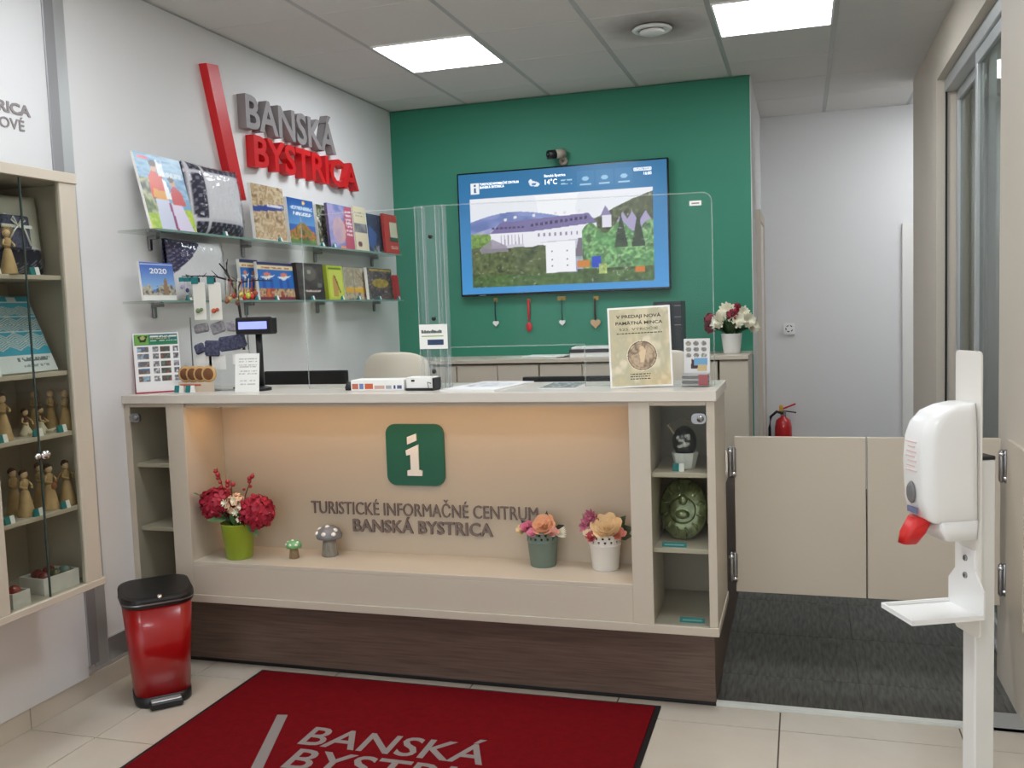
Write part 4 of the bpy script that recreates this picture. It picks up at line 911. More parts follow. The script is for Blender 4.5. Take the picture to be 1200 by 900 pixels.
q0, q1 = PY(309, 436, -2.2), PY(405, 434, -2.2); monitor('black monitor behind the counter in front of the cream chair', q0.x, q1.x, -2.2, q1.z, .93)
q0, q1 = PY(612, 441, -2.2), PY(722, 441, -2.2); monitor('thin dark monitor top edge behind the open leaflet', q0.x, q1.x, -2.2, q1.z + .002, .90)

# ================================================================ acrylic screens on the countertop
ay = -2.715
def sheet(name, label, pts, holes=None):
    r = thing(name, label, 'screen', (0, ay, ZT)); MB().prism(pts, -.0025, .0025).build('sheet', M['acryl'], r)
    n = len(pts); e = MB()
    for i in range(n):
        (x0, z0), (x1, z1) = pts[i], pts[(i + 1) % n]; e.tube([(x0, 0, z0), (x1, 0, z1)], .0026, 5)
    e.build('edge', M['acedge'], r); return r
sheet('acrylic_screen', 'clear acrylic sneeze screen beside the office chair', [(.77, .0), (.77, .738), (1.335, .738), (1.335, .0)])
cr = [(2.49 - .035 + .035 * math.sin(R(a)), .722 - .035 + .035 * math.cos(R(a))) for a in range(0, 91, 15)]
sheet('acrylic_screen', 'wide clear acrylic sneeze screen with rounded corner in front of the television', [(1.40, 0), (1.40, .742)] + cr + [(2.49, 0), (1.99, 0), (1.99, .165), (1.42, .165), (1.42, 0)])
st = thing('screen_sticker', 'small white sticker at the corner of the wide acrylic screen', 'sticker', (2.43, ay - .0026, ZT + .675))
MB().box(-.022, .022, -.0006, .0, 0, .018).build('sticker_paper', M['paper'], st); MB().box(-.014, .014, -.0009, -.0005, .006, .011).build('print', M['greyletter'], st)
ac = thing('acrylic_channel', 'upright clear acrylic channel post joining the two screens', 'screen post', (1.372, ay - .03, ZT))
MB().box(-.062, .062, .022, .026, 0, .740).build('plate', M['acryl2'], ac)
for x in (-.060, -.028, .028, .060): MB().box(x - .002, x + .002, -.012, .022, 0, .740).build('fin', M['acryl2'], ac)
for x in (-.060, .060, -.028, .028): MB().box(x - .0018, x + .0018, -.0135, -.012, 0, .740).build('fin_edge', M['acedge'], ac)
MB().box(-.062, .062, -.012, .026, .738, .7405).build('top_edge', M['acedge'], ac)
for z in (.617, .285): MB().lathe([(0, .006), (.008, .006), (.010, 0)], 12, Mx=Matrix.Translation((0, .0, z)) @ Matrix.Rotation(PI / 2, 4, 'X')).build('screw_cap', M['black'], ac)
lb0 = MB().box(-.060, .062, -.0165, -.0150, .262 - .10, .262).build('label', M['paper'], ac)
mbp = MB(); x = -.050; rl = random.Random(2)
while x < .035: l = rl.uniform(.003, .007); mbp.box(x, x + l, -.0172, -.0164, .226, .226 + rl.uniform(.008, .014)); x += l + .0012
mbp.build('small_print', mat('label_dark', (60, 80, 70), .6), ac)['kind'] = 'stuff'
MB().box(-.050, .045, -.0170, -.0165, .212, .216).build('print_line', mat('label_lime', (150, 180, 90), .6), ac); MB().box(-.025, .045, -.0170, -.0165, .178, .200).build('print_block', mat('label_blue', (40, 64, 96), .6), ac)
lk = MB().tube([(-.006, -.02, .075), (-.012, -.02, .11), (.0, -.02, .135), (.012, -.02, .11), (.008, -.02, .06)], .003, 6).build('clip', M['acedge'], ac)
MB().ball((.0, -.02, .07), .010, 10).build('clip_knob', M['black'], ac)

# ================================================================ things on the countertop
a0, a1 = Vector((.012, -2.905, 0)), Vector((.150, -2.775, 0)); cc = (a0 + a1) / 2; ang = math.atan2(a1.y - a0.y, a1.x - a0.x); w = (a1 - a0).length
p = P(60, 76, (240, 240, 240), 41); p.rect(.03, .80, .97, .985, (40, 120, 90)); p.grad(.80, .985, (40, 130, 80), (30, 96, 130), .36, .97); p.rect(.04, .81, .34, .98, (110, 170, 70)); p.poly([(.10, .95), (.32, .95), (.27, .85), (.15, .85)], (40, 40, 30)); p.ell(.21, .92, .06, .03, (170, 180, 110))
p.lines(.38, .95, (.945,), .03, (226, 236, 220), .25); p.lines(.38, .80, (.905,), .02, (226, 190, 100), .35); p.lines(.38, .95, (.865,), .015, (200, 230, 210), .4)
rg = np.random.RandomState(4)
for i in range(5):
    for k, (x0, x1) in enumerate(((.08, .33), (.40, .54), (.57, .80), (.86, .97))):
        y1 = .775 - i * .125; m = (p.U > x0) & (p.U < x1) & (p.V < y1) & (p.V > y1 - .095); cs = [[(70, 130, 190), (120, 90, 70), (150, 190, 220)], [(210, 210, 212), (90, 90, 96), (235, 235, 235)], [(110, 120, 110), (60, 70, 66), (150, 90, 70)], [(190, 190, 196), (70, 70, 80), (228, 228, 228)]][k]
        p.mottle(m, cs, 14, 18)
ca = thing('souvenir_board', 'white souvenir picture chart on a red stand beside the wall', 'display card', (cc.x + .022, cc.y - .004, ZT), (-R(5), 0, ang))
redm = mat('magenta_red', (176, 26, 60), .5)
MB().box(-w / 2, w / 2, 0, .006, .004, .262).build('board', M['paper'], ca); p.build('print', w, .258, -.0006, M['printm'], ca, z0=.005)
MB().box(-w / 2 - .004, w / 2 + .002, -.006, .008, 0, .006, .001).build('base_tray', redm, ca); MB().add([(-w / 2 - .002, 0, .004), (-w / 2 - .002, .03, .003), (-w / 2 - .002, .006, .21)], [(0, 1, 2)]).add([(w / 2, .004, .004), (w / 2, .03, .003), (w / 2, .006, .21)], [(0, 1, 2)]).add([(-w / 2, .03, .003), (w / 2, .03, .003), (w / 2, .006, .21), (-w / 2, .006, .21)], [(0, 1, 2, 3)]).build('back_support', redm, ca)
# acrylic stand with pouches and magnets
sx0 = .185; sy = -2.80
ms = thing('pouch_stand', 'clear acrylic panel stand hung with small navy pouches', 'display stand', (.345, sy + .075, ZT))
MB().box(-.15, .140, .0, .004, .0, .325).build('panel', M['acryl'], ms); MB().box(-.15, .140, -.05, .004, 0, .005).build('foot', M['acryl'], ms)
for x in (-.15, .140): MB().box(x - .0015, x + .0015, -.001, .005, 0, .325).build('panel_edge', M['steel'], ms)
gl2 = mat('grey_print_fabric', (120, 116, 126), .8, var=.6, vscale=60, c2=(206, 204, 206))
for (x, z, ww, hh, m) in ((-.085, .275, .075, .04, gl2), (.0, .275, .07, .05, gl2), (.07, .28, .05, .045, gl2), (-.10, .185, .05, .045, M['navy']), (-.035, .185, .075, .07, M['navy']), (.05, .205, .095, .065, M['navy']), (.108, .215, .055, .065, M['navy'])):
    MB().box(-ww / 2, ww / 2, -.020, -.002, -hh / 2, hh / 2, .007, Mx=Matrix.Translation((x, 0, z)) @ Matrix.Rotation(R(random.uniform(-22, 22)), 4, 'Y')).build('pouch', m, ms)
for (x, z) in ((-.09, .125), (-.02, .12), (.10, .14)): MB().box(x - .04, x + .045, -.006, -.002, z - .03, z + .035, .001).build('backing_card', M['paper'], ms)
wm = mat('wood_disc', (206, 164, 108), .6); wmd = mat('wood_disc_burnt', (120, 76, 44), .7)
mg = thing('magnet_box', 'small clear box of round wooden fridge magnets', 'display box', (.285, sy - .005, ZT))
MB().box(-.095, .085, -.02, .03, 0, .006).build('base', M['acryl2'], mg); MB().box(-.095, .085, -.022, -.018, 0, .042).build('front_strip', mat('strip_kraft', (206, 190, 170), .6), mg); MB().box(-.085, .02, -.0226, -.0218, .026, .034).build('print', mat('strip_print', (196, 90, 60), .6), mg)
MB().box(-.095, .085, .028, .031, 0, .12).build('back', M['acryl'], mg)
for k, x in enumerate((-.067, -.028, .012, .055)):
    Mx = Matrix.Translation((x, -.004 - .002 * k, .077)) @ Matrix.Rotation(PI / 2, 4, 'X')
    d_ = MB().lathe([(.0, -.004), (.036, -.004), (.036, .004), (.029, .0055)], 24, Mx=Mx).build('wooden_disc', wm, mg)
    MB().lathe([(0, .0062), (.026, .0062), (.027, .003)], 20, Mx=Mx).build('burnt_picture', wmd, d_)
for x, lb in ((.205, 'at the wall-side end of'), (.262, 'before the middle of')): price('small teal and white price card %s the wooden magnet box' % lb, (x, sy - .05, ZT), 0, 'price cards by the wooden magnets', .045, .03)
# branch stand with earring cards, baubles
br = thing('branch_stand', 'thin dark metal branch stand for hanging small souvenirs', 'display stand', (.415, -2.655, ZT))
MB().lathe([(.055, 0), (.055, .006), (.012, .014)], 20).build('base', M['black'], br)
dm = mat('dark_metal', (52, 48, 48), .5, metal=.4)
MB().tube([(0, 0, .01), (.004, 0, .25), (-.01, -.01, .42), (-.05, -.02, .52), (-.085, -.02, .56)], [.007, .006, .006, .005, .003], 8).build('trunk', dm, br)
for pts in ([(-.03, -.012, .48), (-.042, -.11, .497), (-.10, -.118, .503), (-.21, -.122, .506)], [(-.035, -.014, .485), (-.025, -.07, .486), (.0, -.077, .484), (.05, -.072, .471)], [(-.01, -.01, .43), (.05, -.07, .47), (.13, -.08, .475), (.21, -.075, .47)], [(-.05, -.02, .52), (-.04, -.03, .56), (-.035, -.03, .575)]): MB().tube(pts, [.005, .004, .003, .002][:len(pts)], 6).build('branch', dm, br)
twig = MB()
for k in range(16):
    x = -.18 + .37 * k / 15; z0 = .495 if x < 0 else .472; yt = -.118 if x < -.03 else -.077; twig.tube([(x, yt, z0 + .004), (x + random.uniform(-.03, .03), yt + random.uniform(-.02, .02), z0 + random.uniform(.005, .035))], [.0025, .001], 5)
tw_ = twig.build('twig', dm, br); tw_['kind'] = 'stuff'
ecard = mat('earring_card', (226, 224, 214), .5)
bx = .415
def hang(name, label, u, vtop, vbot, yy, grp):
    a = PY(u, vtop, yy); e = PY(u, vbot, yy); return thing(name, label, 'souvenir', (a.x, yy, e.z), group=grp), a.z - e.z
for k, (u, col, lb) in enumerate(((232.5, (110, 130, 90), 'white earring card with green drop hung on the branch stand'), (251, (190, 90, 60), 'white earring card with orange drop hung on the branch stand'))):
    r, hh = hang('earring_card', lb, u, 331, 375, -2.775, 'earring cards on the branch stand')
    MB().box(-.031, .031, 0, .002, 0, hh, .0005).build('card', ecard, r); MB().ball((-.008, -.004, .04), .011, 10).ball((.010, -.004, .045), .008, 10).build('earring', mat('bead_%d' % k, col, .3), r); MB().box(-.006, .006, -.001, .003, hh, hh + .02).build('hanger', dm, r)
    MB().box(-.035, .0, -.003, -.001, hh - .006, hh + .024).build('tag', M['teal'], r)
cols = [(150, 90, 60), (196, 170, 120), (170, 60, 50), (110, 70, 50), (206, 180, 90), (196, 40, 44), (190, 200, 70), (200, 44, 48), (150, 60, 40)]
for k in range(9):
    u = 266 + k * 4.2; vb = (356, 354, 350, 358, 349, 352, 350, 351, 347)[k]
    off = (-.0215, 0, .0215)[k % 3]; yy = -2.732 + off; a = PY(u, 326, -2.732); e = PY(u, vb, yy)
    r = thing('hanging_ornament', ('brown', 'straw-coloured', 'dull red', 'dark wood', 'golden', 'strawberry red', 'lime', 'bright red', 'rust')[k] + ' bead ornament on a ribbon of the branch stand', 'ornament', (e.x, yy, e.z), group='ornaments on the branch stand')
    hh = a.z - e.z; m = mat('orn_%d' % k, cols[k], .35, var=.4, vscale=80)
    MB().ball((0, 0, .0125), .0105, 12, 1, 1, 1.2).build('bead', m, r); MB().tube([(0, 0, .024), (a.x - e.x, -off, hh)], .0022, 5).build('ribbon', mat('ribbon_%d' % (k % 3), ((200, 190, 176), (170, 70, 60), (190, 170, 110))[k % 3], .7), r)
    MB().ball((0, 0, .029), .0055, 8).build('small_bead', mat('gold_bead', (206, 176, 96), .25, metal=.8), r)
# small plastic bagged charms left of the cards
for k, (u, v) in enumerate(((213, 340), (219, 344), (222, 350))):
    r, hh = hang('charm_bag', ('lilac', 'blue', 'grey-green')[k] + ' charm in a small clear bag on the branch stand', u, 330, v, -2.79 + .01 * k, 'charm bags on the branch stand')
    MB().box(-.014, .014, -.003, .003, 0, hh, .001).build('bag', shrink, r); MB().ball((0, 0, .014), .010, 8, 1, .5, 1).build('charm', mat('charm_%d' % k, ((170, 160, 196), (50, 60, 110), (120, 140, 130))[k], .5), r); MB().box(-.012, .012, -.004, .0, hh, hh + .018).build('tag', M['teal'], r)
# printed notice and customer display
nt_ = thing('notice_card', 'white printed notice standing before the price display pole', 'card', (.557, -2.866, ZT), (-R(8), 0, R(6)))
p = P(30, 44, (240, 240, 236), 51)
for v_ in (.86, .80, .76, .70, .66, .58, .54, .48, .42, .38, .30, .26, .2): p.lines(.15, .9, (v_,), .012, (160, 160, 158), .4)
MB().box(-.055, .055, 0, .002, 0, .165).build('card', M['paper'], nt_); p.build('print', .108, .163, -.0005, M['printm'], nt_, z0=.001)
MB().box(-.03, .03, .002, .028, .003, .006).build('foot', M['acryl'], nt_)
q0, q1 = PY(281, 391, -2.775), PY(323, 372, -2.775); 
cdp = thing('price_display', 'black customer price display on a pole with blue screen', 'display', ((q0.x + q1.x) / 2, -2.775, ZT)); hw = (q1.x - q0.x) / 2; zc = (q0.z + q1.z) / 2 - ZT
MB().lathe([(.045, 0), (.045, .012), (.018, .02)], 20, (.0, .0, 0)).build('base', M['black'], cdp); MB().tube([(0, .005, .01), (0, .005, zc)], .014, 12).build('pole', M['black'], cdp)
hdp = MB().box(-hw, hw, -.035, .012, zc - .037, zc + .037, .006).build('head', M['black'], cdp); MB().box(-hw + .018, hw - .024, -.0362, -.0345, zc - .014, zc + .018).build('display_window', mat('vfd_blue', (140, 150, 250), .3, emit=1.0), hdp)
# white box, card holder, pens, papers
wb = at(447, 458, ZT); wbx = thing('white_carton', 'flat white carton with small red and blue prints on the counter', 'box', (wb.x - .015, -2.85, ZT), (0, 0, R(2)))
MB().box(-.118, .115, 0, .10, 0, .045, .002).build('carton', M['paper'], wbx)
for k, (x0, x1, col) in enumerate(((-.112, -.085, (190, 110, 90)), (-.080, -.062, (110, 130, 180)), (-.056, -.020, (200, 96, 60)), (-.014, .03, (206, 170, 160)), (.036, .06, (170, 170, 180)), (.07, .078, (60, 70, 110)), (.085, .105, (90, 100, 140)))): MB().box(x0, x1, -.0006, .0005, .008, .030 if k < 3 else .022).build('print_patch', mat('patch_%d' % k, col, .6), wbx)
sg = thing('stapler', 'black stapler end poking out beside the white carton', 'stapler', (wb.x - .159, -2.80, ZT), (0, 0, R(10)))
loft(MB(), [(rr(.046, .03, .01), 0), (rr(.050, .032, .012), .012), (rr(.034, .026, .01), .034)]).build('jaw', M['black'], sg)
ch = thing('card_holder', 'white card box with black base on the counter', 'card holder', (at(491, 458, ZT).x, -2.86, ZT), (0, 0, R(-3)))
MB().box(-.062, .062, 0, .075, 0, .010, .002).build('base', M['black'], ch); MB().box(-.058, .058, .004, .07, .010, .054, .002).build('cards', M['paper'], ch); MB().box(-.035, -.02, .003, .0042, .036, .044).build('print', M['black'], ch); MB().tube([(.045, -.003, .004), (.04, -.003, .035), (.055, -.003, .03)], .002, 5).build('wire', M['black'], ch); MB().box(.058, .066, .004, .07, .008, .05, .001).build('side', M['black'], ch)
p = P(30, 30, (236, 236, 236), 61); p.mottle((p.V > .3) & (p.V < .8) & (p.U > .15) & (p.U < .9), [(190, 194, 200), (226, 228, 230), (160, 166, 176)], 8)
def flat_sheet(name, label, pts, pic, z, t=.003, body=None, dx=0):
    c4 = [PZ(u, v, ZT) for u, v in pts]; ctr = sum(c4, Vector()) / 4; ex = ((c4[1] - c4[0]) + (c4[2] - c4[3])).normalized(); w = ((c4[1] - c4[0]).length + (c4[2] - c4[3]).length) / 2; h = ((c4[3] - c4[0]).length + (c4[2] - c4[1]).length) / 2
    r = thing(name, label, 'paper', (ctr.x + dx, ctr.y, ZT), (0, 0, math.atan2(ex.y, ex.x))); MB().box(-w / 2, w / 2, -h / 2, h / 2, 0, t).build('sheets', body or M['paper'], r)
    o = pic.build('print', w * .98, h * .98, 0, M['printm'], r, z0=-h * .49); o.rotation_euler = (-PI / 2, 0, 0); o.location = (0, 0, t + .0006); return r
fs1 = flat_sheet('leaflet_pile', 'white leaflets lying flat on the counter behind the card box', [(522, 459), (584, 458), (606, 449), (546, 448)], p, 0, .006, dx=.029)
p = P(30, 30, (70, 84, 80), 62); p.mottle(ALL(p), [(60, 74, 70), (150, 160, 160), (90, 104, 96), (206, 210, 210)], 7)
flat_sheet('open_leaflet', 'dark glossy leaflet lying flat on the counter', [(634, 456), (676, 455), (686, 449), (646, 449)], p, 0)
# coin poster
pa, pb = Vector((2.112, -2.83, 0)), Vector((2.345, -2.80, 0)); w = (pb - pa).length; hp = .305
po = thing('coin_poster', 'parchment poster for a commemorative coin standing on the counter', 'poster', ((pa.x + pb.x) / 2, (pa.y + pb.y) / 2, ZT + .003), (-R(7), R(-1.5), math.atan2(pb.y - pa.y, pb.x - pa.x)))
MB().box(-w / 2, w / 2, 0, .006, 0, hp, .001).build('board', M['paper'], po)
p = P(120, 160, (214, 204, 172), 71); p.mottle(ALL(p), [(216, 206, 176), (200, 190, 156), (190, 184, 156), (222, 212, 186)], 5); wv = np.clip((.25 - p.V) * 4, 0, 1) * np.clip((p.U - .4) * 2, 0, 1); p.c = p.c * (1 - .5 * wv[..., None]) + np.array((222, 186, 130)) * .5 * wv[..., None]
dd = np.sqrt(((p.U - .53) * w) ** 2 + ((p.V - .385) * hp) ** 2); p.put(dd < .0605, (236, 226, 200)); p.mottle(dd < .058, [(150, 132, 112), (196, 172, 144), (120, 102, 86), (206, 186, 158)], 8); p.put((dd < .058) & (dd > .055), (96, 80, 66)); p.put((dd > .045) & (dd < .048), (150, 128, 104)); p.poly([(.50, .30), (.56, .30), (.60, .45), (.55, .5), (.48, .42)], (220, 196, 160)); p.ell(.53, .48, .04, .03, (214, 190, 156))
p.build('print', w - .014, hp - .014, -.0007, M['printm'], po, z0=.007)
ink = mat('dark_ink', (54, 50, 40), .7)
def pt(t, x0, x1, z0, h, bold=.0): letters(t, x0, x1, z0, z0 + h, -.0012, .0004, ink, po, bold, False, 'printed_text')
pt('V PREDAJI NOVÁ', -.085, .083, .263, .012, .02); pt('PAMÄTNÁ MINCA', -.088, .088, .238, .012, .02); pt('525. VÝROČIE', -.075, .07, .216, .009, .0)
p2_ = MB()
for z, x0, x1 in ((.203, -.085, .085), (.048, -.04, .035), (.039, -.04, .035), (.030, -.04, .035)):
    x = x0
    while x < x1: l = random.uniform(.004, .012); p2_.box(x, min(x + l, x1), -.0012, -.0008, z, z + .0035); x += l + .003
o = p2_.build('small_print', ink, po); o['kind'] = 'stuff'
MB().add([(-.05, .006, .0), (.05, .006, 0), (.05, .07, .0088), (-.05, .07, .0088), (0, .006, .2)], [(0, 1, 2, 3), (3, 2, 4)]).build('easel_back', M['paper'], po)
# leaflet dispenser
ld = thing('leaflet_holder', 'clear holder with coin leaflets beside the poster', 'leaflet holder', (2.428, -2.77, ZT), (0, 0, R(-4)))
p = P(40, 56, (214, 214, 214), 81)
for i in range(3):
    for j in range(3): p.mottle(((p.U - .18 - .3 * i) / .11) ** 2 + ((p.V - .9 + .13 * j) / .05) ** 2 < 1, [(170, 160, 130), (110, 110, 110), (200, 196, 180)], 9)
p.poly([(.25, .35), (.6, .35), (.55, .52), (.3, .56)], (70, 50, 46)); p.rect(.4, .42, .9, .58, (110, 160, 196)); p.poly([(.5, .3), (.9, .3), (.9, .43), (.55, .43)], (196, 176, 130)); p.rect(.0, .0, 1, .28, (206, 206, 206))
MB().box(-.048, .048, .012, .026, .004, .178).build('leaflets', M['paper'], ld); p.build('front_leaflet', .095, .172, .0114, M['printm'], ld, z0=.006)
MB().box(-.052, .052, -.035, .030, 0, .004).build('base', M['acryl2'], ld); MB().box(-.052, .052, -.035, -.032, .004, .052).build('front_wall', M['acryl'], ld)
for k in range(5): MB().box(-.05, .046, -.031, .008, .005 + .009 * k, .0125 + .009 * k, .001).build('lying_leaflets', mat('leaf_stack_%d' % (k % 2), ((176, 172, 170), (120, 116, 116))[k % 2], .6), ld)
MB().box(.012, .047, -.0316, -.0308, .006, .046).build('red_print', mat('leaf_red', (160, 80, 84), .6), ld)

# ================================================================ in the counter niche
def pot(name, label, u, v, prof, pm, cat='flowers'):
    q = PZ(u, v, ZN); r = thing(name, label, cat, (q.x, max(min(q.y, -2.74), -2.88), ZN)); return r
f1 = pot('flower_pot', 'lime green pot with red hydrangeas and berry sprays', 281, 653, None, None)
MB().lathe([(.052, 0), (.056, .004), (.071, .150), (.073, .155), (.068, .155), (.05, .02)], 28).build('pot', mat('lime_pot', (150, 170, 44), .4, var=.25, vscale=12, c2=(120, 146, 40)), f1)
rng = random.Random(8)
for (x, y, z) in ((-.086, -.01, .235), (.104, -.01, .205)):
    mb = MB(); florets(mb, (x, y, z), .068, 90, .025, rng, 4, 1.0); mb.build('hydrangea_head', mat('petal_crimson', (176, 30, 56), .6, var=.5, vscale=50, c2=(120, 16, 40)), f1)
    MB().tube([(x * .3, 0, .14), (x * .8, 0, .18)], .004, 6).build('stem', M['leafg'], f1)
for pts in ([(-.01, .01, .15), (-.045, -.02, .29), (-.075, -.02, .395)], [(.01, .01, .15), (.06, -.02, .28), (.105, -.02, .375)], [(0, .01, .15), (.0, -.03, .27), (.0, -.03, .345)]):
    sp = MB().tube(pts, [.003, .0025, .0015], 6).build('berry_spray', mat('twig_brown', (92, 56, 40), .7), f1)
    for t in (.62, .72, .8, .88, .95):
        a = Vector(pts[1]).lerp(Vector(pts[2]), (t - .5) * 2); MB().ball((a.x + rng.uniform(-.016, .016), a.y - .008, a.z + rng.uniform(-.006, .006)), rng.uniform(.007, .012), 8).build('berry', mat('berry_red', (160, 30, 44), .35), sp)
mb = MB(); florets(mb, (0, -.01, .235), .05, 34, .016, rng, 5, .9); mb.build('pale_blossoms', mat('petal_pale', (230, 206, 170), .7, var=.5, vscale=60, c2=(196, 110, 90)), f1)
mb = MB()
for (x, z) in ((.03, .21), (.048, .18), (-.02, .25), (.025, .26), (.06, .235)): daisy(mb, (x, -.055, z), (x, -1, .2), .017, 6, rng, 2)
mb.build('cream_blossoms', mat('petal_cream', (240, 236, 214), .7), f1)
mb = MB()
for k in range(24): a = rng.uniform(0, 6.28); leaf_m(mb, (.03 * math.cos(a), .03 * math.sin(a), .145), (math.cos(a), math.sin(a), rng.uniform(.5, 2.2)), (0, 0, 1), rng.uniform(.06, .10), .028)
for d0, q in (((-1, -.6, .05), (-.02, -.045, .175)), ((-.25, -.9, .5), (-.125, -.03, .26)), ((.7, -.2, -.8), (.07, -.03, .17))): leaf_m(mb, q, d0, (0, -.6, 1), .085, .045)
mb.build('foliage', mat('leaf_soft', (92, 130, 84), .5, var=.5, vscale=40, c2=(46, 70, 44)), f1)
def mushroom(label, u, v, s, capm, stemm, grp):
    q = PZ(u, v, ZN); r = thing('mushroom_figure', label, 'ornament', (q.x, q.y, ZN), group=grp)
    MB().lathe([(.030 * s, 0), (.033 * s, .004 * s), (.028 * s, .05 * s), (.024 * s, .075 * s)], 18).build('stem', stemm, r)
    cp_ = MB().lathe([(.026 * s, .068 * s), (.050 * s, .072 * s), (.052 * s, .084 * s), (.042 * s, .108 * s), (.020 * s, .120 * s), (0, .122 * s)], 22).build('cap', capm, r)
    for a, e in ((-90, .35), (-40, .3), (-145, .3), (-90, 1.3), (-20, .7), (-160, .75)):
        d0 = Vector((math.cos(R(a)) * math.cos(e), math.sin(R(a)) * math.cos(e), math.sin(e))); MB().ball((d0.x * .046 * s, d0.y * .046 * s, .083 * s + d0.z * .036 * s), .011 * s, 10, sz=.8).build('dot', M['white'], cp_)
glassy = mat('ribbed_glass_grey', (150, 146, 136), .2, coat=.5, var=.5, vscale=30, stretch=(6, 6, .5), c2=(90, 88, 80))
mushroom('small mushroom figure with green cap in the niche', 345, 654, .66, mat('cap_green', (110, 170, 110), .4), mat('stem_wicker', (150, 126, 96), .7, var=.6, vscale=60), 'mushroom figures in the niche')
mushroom('larger mushroom figure with grey cap in the niche', 387, 651, 1.08, mat('cap_grey', (124, 124, 128), .4), glassy, 'mushroom figures in the niche')
# two lace rim pots with artificial roses
def lace_pot(label, u, v, pm, h, r0, r1, kind):
    q = PZ(u, v, ZN); r = thing('lace_pot', label, 'flowers', (q.x, max(q.y, -2.86), ZN), group='lace rim pots in the niche'); n = 48
    MB().lathe([(r0, 0), (r0 + .002, .004), (r0 + (r1 - r0) * .66, h * .66), (r0 + (r1 - r0) * .68 + .002, h * .68), (r0 + (r1 - r0) * .7, h * .70)], 32).lathe([(r0 + (r1 - r0) * .7 - .004, h * .70), (r0 - .003, .006)], 32, cap=False).build('body', pm, r)
    vs = []; fs = []; rows = [.70, .755, .81, .865, .92, 1.0]
    for i in range(n):
        a = 2 * PI * i / n
        for k, e in enumerate(rows):
            rr_ = r0 + (r1 - r0) * e; z = h * e - (.010 * (1 - abs(math.sin(a * 8))) if k == len(rows) - 1 else 0); vs.append((rr_ * math.cos(a), rr_ * math.sin(a), z))
    m_ = len(rows)
    for i in range(n):
        for k in range(m_ - 1):
            if k in (1, 3) and (i + (k // 2)) % 3 == 1: continue
            j = (i + 1) % n; fs.append((i * m_ + k, j * m_ + k, j * m_ + k + 1, i * m_ + k + 1))
    mb = MB(); mb.add(vs, fs, False); o = mb.build('lace_rim', pm, r); s_ = o.modifiers.new('s', 'SOLIDIFY'); s_.thickness = .002
    MB().lathe([(0, h * .78), (r1 * .88, h * .78)], 20, cap=False).build('moss', mat('moss', (60, 60, 40), .9), r)
    rng = random.Random(kind); zt = h - .012; K = 1.15
    def bloom(nm, c, rad, col, c2, npet=9, rows=4): mb = MB(); c = (c[0] * 1.15, c[1] * 1.1, c[2]); daisy(mb, c, (c[0] * 3, -.8, .9), rad * K, npet - 3, rng, rows + 1, .30, .95); mb.build(nm, mat(nm + '_%d' % kind, col, .65, var=.4, vscale=50, c2=c2), r)
    if kind == 1:
        bloom('peach_rose', (.012, -.02, zt + .022), .044, (232, 178, 140), (214, 140, 110), 9, 5); bloom('pink_bud', (-.045, -.02, zt + .015), .028, (214, 120, 150), (190, 90, 120), 7, 4); bloom('pink_bud_small', (-.022, -.05, zt + .002), .022, (222, 140, 164), (200, 100, 130), 6, 4); bloom('blush_bud', (.046, -.035, zt + .004), .024, (232, 180, 170), (214, 150, 140), 7, 3); bloom('cream_bud', (-.068, -.015, zt + .002), .024, (232, 216, 176), (214, 190, 140), 7, 3)
        mb = MB()
        for c0, d0, L in (((.018, .0, zt), (.02, 0, 1), .085), ((-.03, .0, zt), (-.8, .0, .55), .075), ((-.05, 0, zt), (-.5, 0, .7), .05), ((.05, 0, zt), (.7, 0, .5), .05), ((.0, -.05, zt - .01), (0, -1, .4), .03), ((.03, -.05, zt - .01), (.3, -1, .3), .035)): leaf_m(mb, c0, d0, (0, -1, .3), L, .034)
        mb.build('foliage', mat('leaf_dark', (52, 56, 44), .5), r)
        mb = MB()
        for k in range(7): leaf_m(mb, (.06, -.03, zt - .005), (1, -.2 + .1 * k, -.1 + .17 * k), (0, -1, 0), .05, .012)
        mb.build('white_sprigs', mat('petal_cream', (240, 236, 214), .7), r)
    else:
        bloom('cream_rose', (.012, -.02, zt + .026), .052, (232, 206, 160), (226, 180, 130), 10, 6); bloom('coral_bud', (.05, -.03, zt + .008), .028, (226, 150, 130), (206, 110, 100), 7, 4); bloom('coral_bud_small', (-.035, -.045, zt - .002), .024, (196, 90, 96), (170, 60, 76), 7, 3); bloom('cream_bud', (-.045, -.03, zt + .008), .026, (232, 216, 190), (220, 190, 150), 6, 3)
        mb = MB()
        for (x, z) in ((-.062, .055), (-.05, .075), (-.072, .03), (-.04, .062), (-.055, .04)): daisy(mb, (x, -.01, zt + z), (-.3, -1, .3), .028, 8, rng, 2)
        mb.build('pink_spray', mat('petal_pink', (196, 116, 140), .65, var=.4, vscale=40, c2=(160, 70, 110)), r)
        mb = MB(); 
        for k in range(5): leaf_m(mb, (-.06, 0, zt + .01 * k), (-.35 + .1 * k, 0, 1), (0, -1, .2), .09 - .012 * k, .02)
        mb.build('light_leaves', mat('leaf_lime', (140, 156, 80), .5), r)
        mb = MB()
        for c0, d0, L, w_ in (((.03, .01, zt + .01), (.6, 0, .75), .085, .05), ((.045, .01, zt), (.95, -.1, .45), .075, .05), ((.05, 0, zt), (.9, -.2, .0), .06, .045), ((.04, .02, zt), (.3, .0, 1), .07, .045)): leaf_m(mb, c0, d0, (0, -1, .3), L, w_)
        mb.build('foliage', mat('leaf_dark2', (62, 78, 54), .5), r)
lace_pot('grey-green pot with lace rim and peach and pink roses', 637, 662, mat('pot_sage', (112, 130, 120), .5), .150, .050, .067, 1)
lace_pot('white pot with lace rim and cream rose', 710, 666, mat('pot_white', (232, 230, 224), .4), .148, .050, .068, 2)
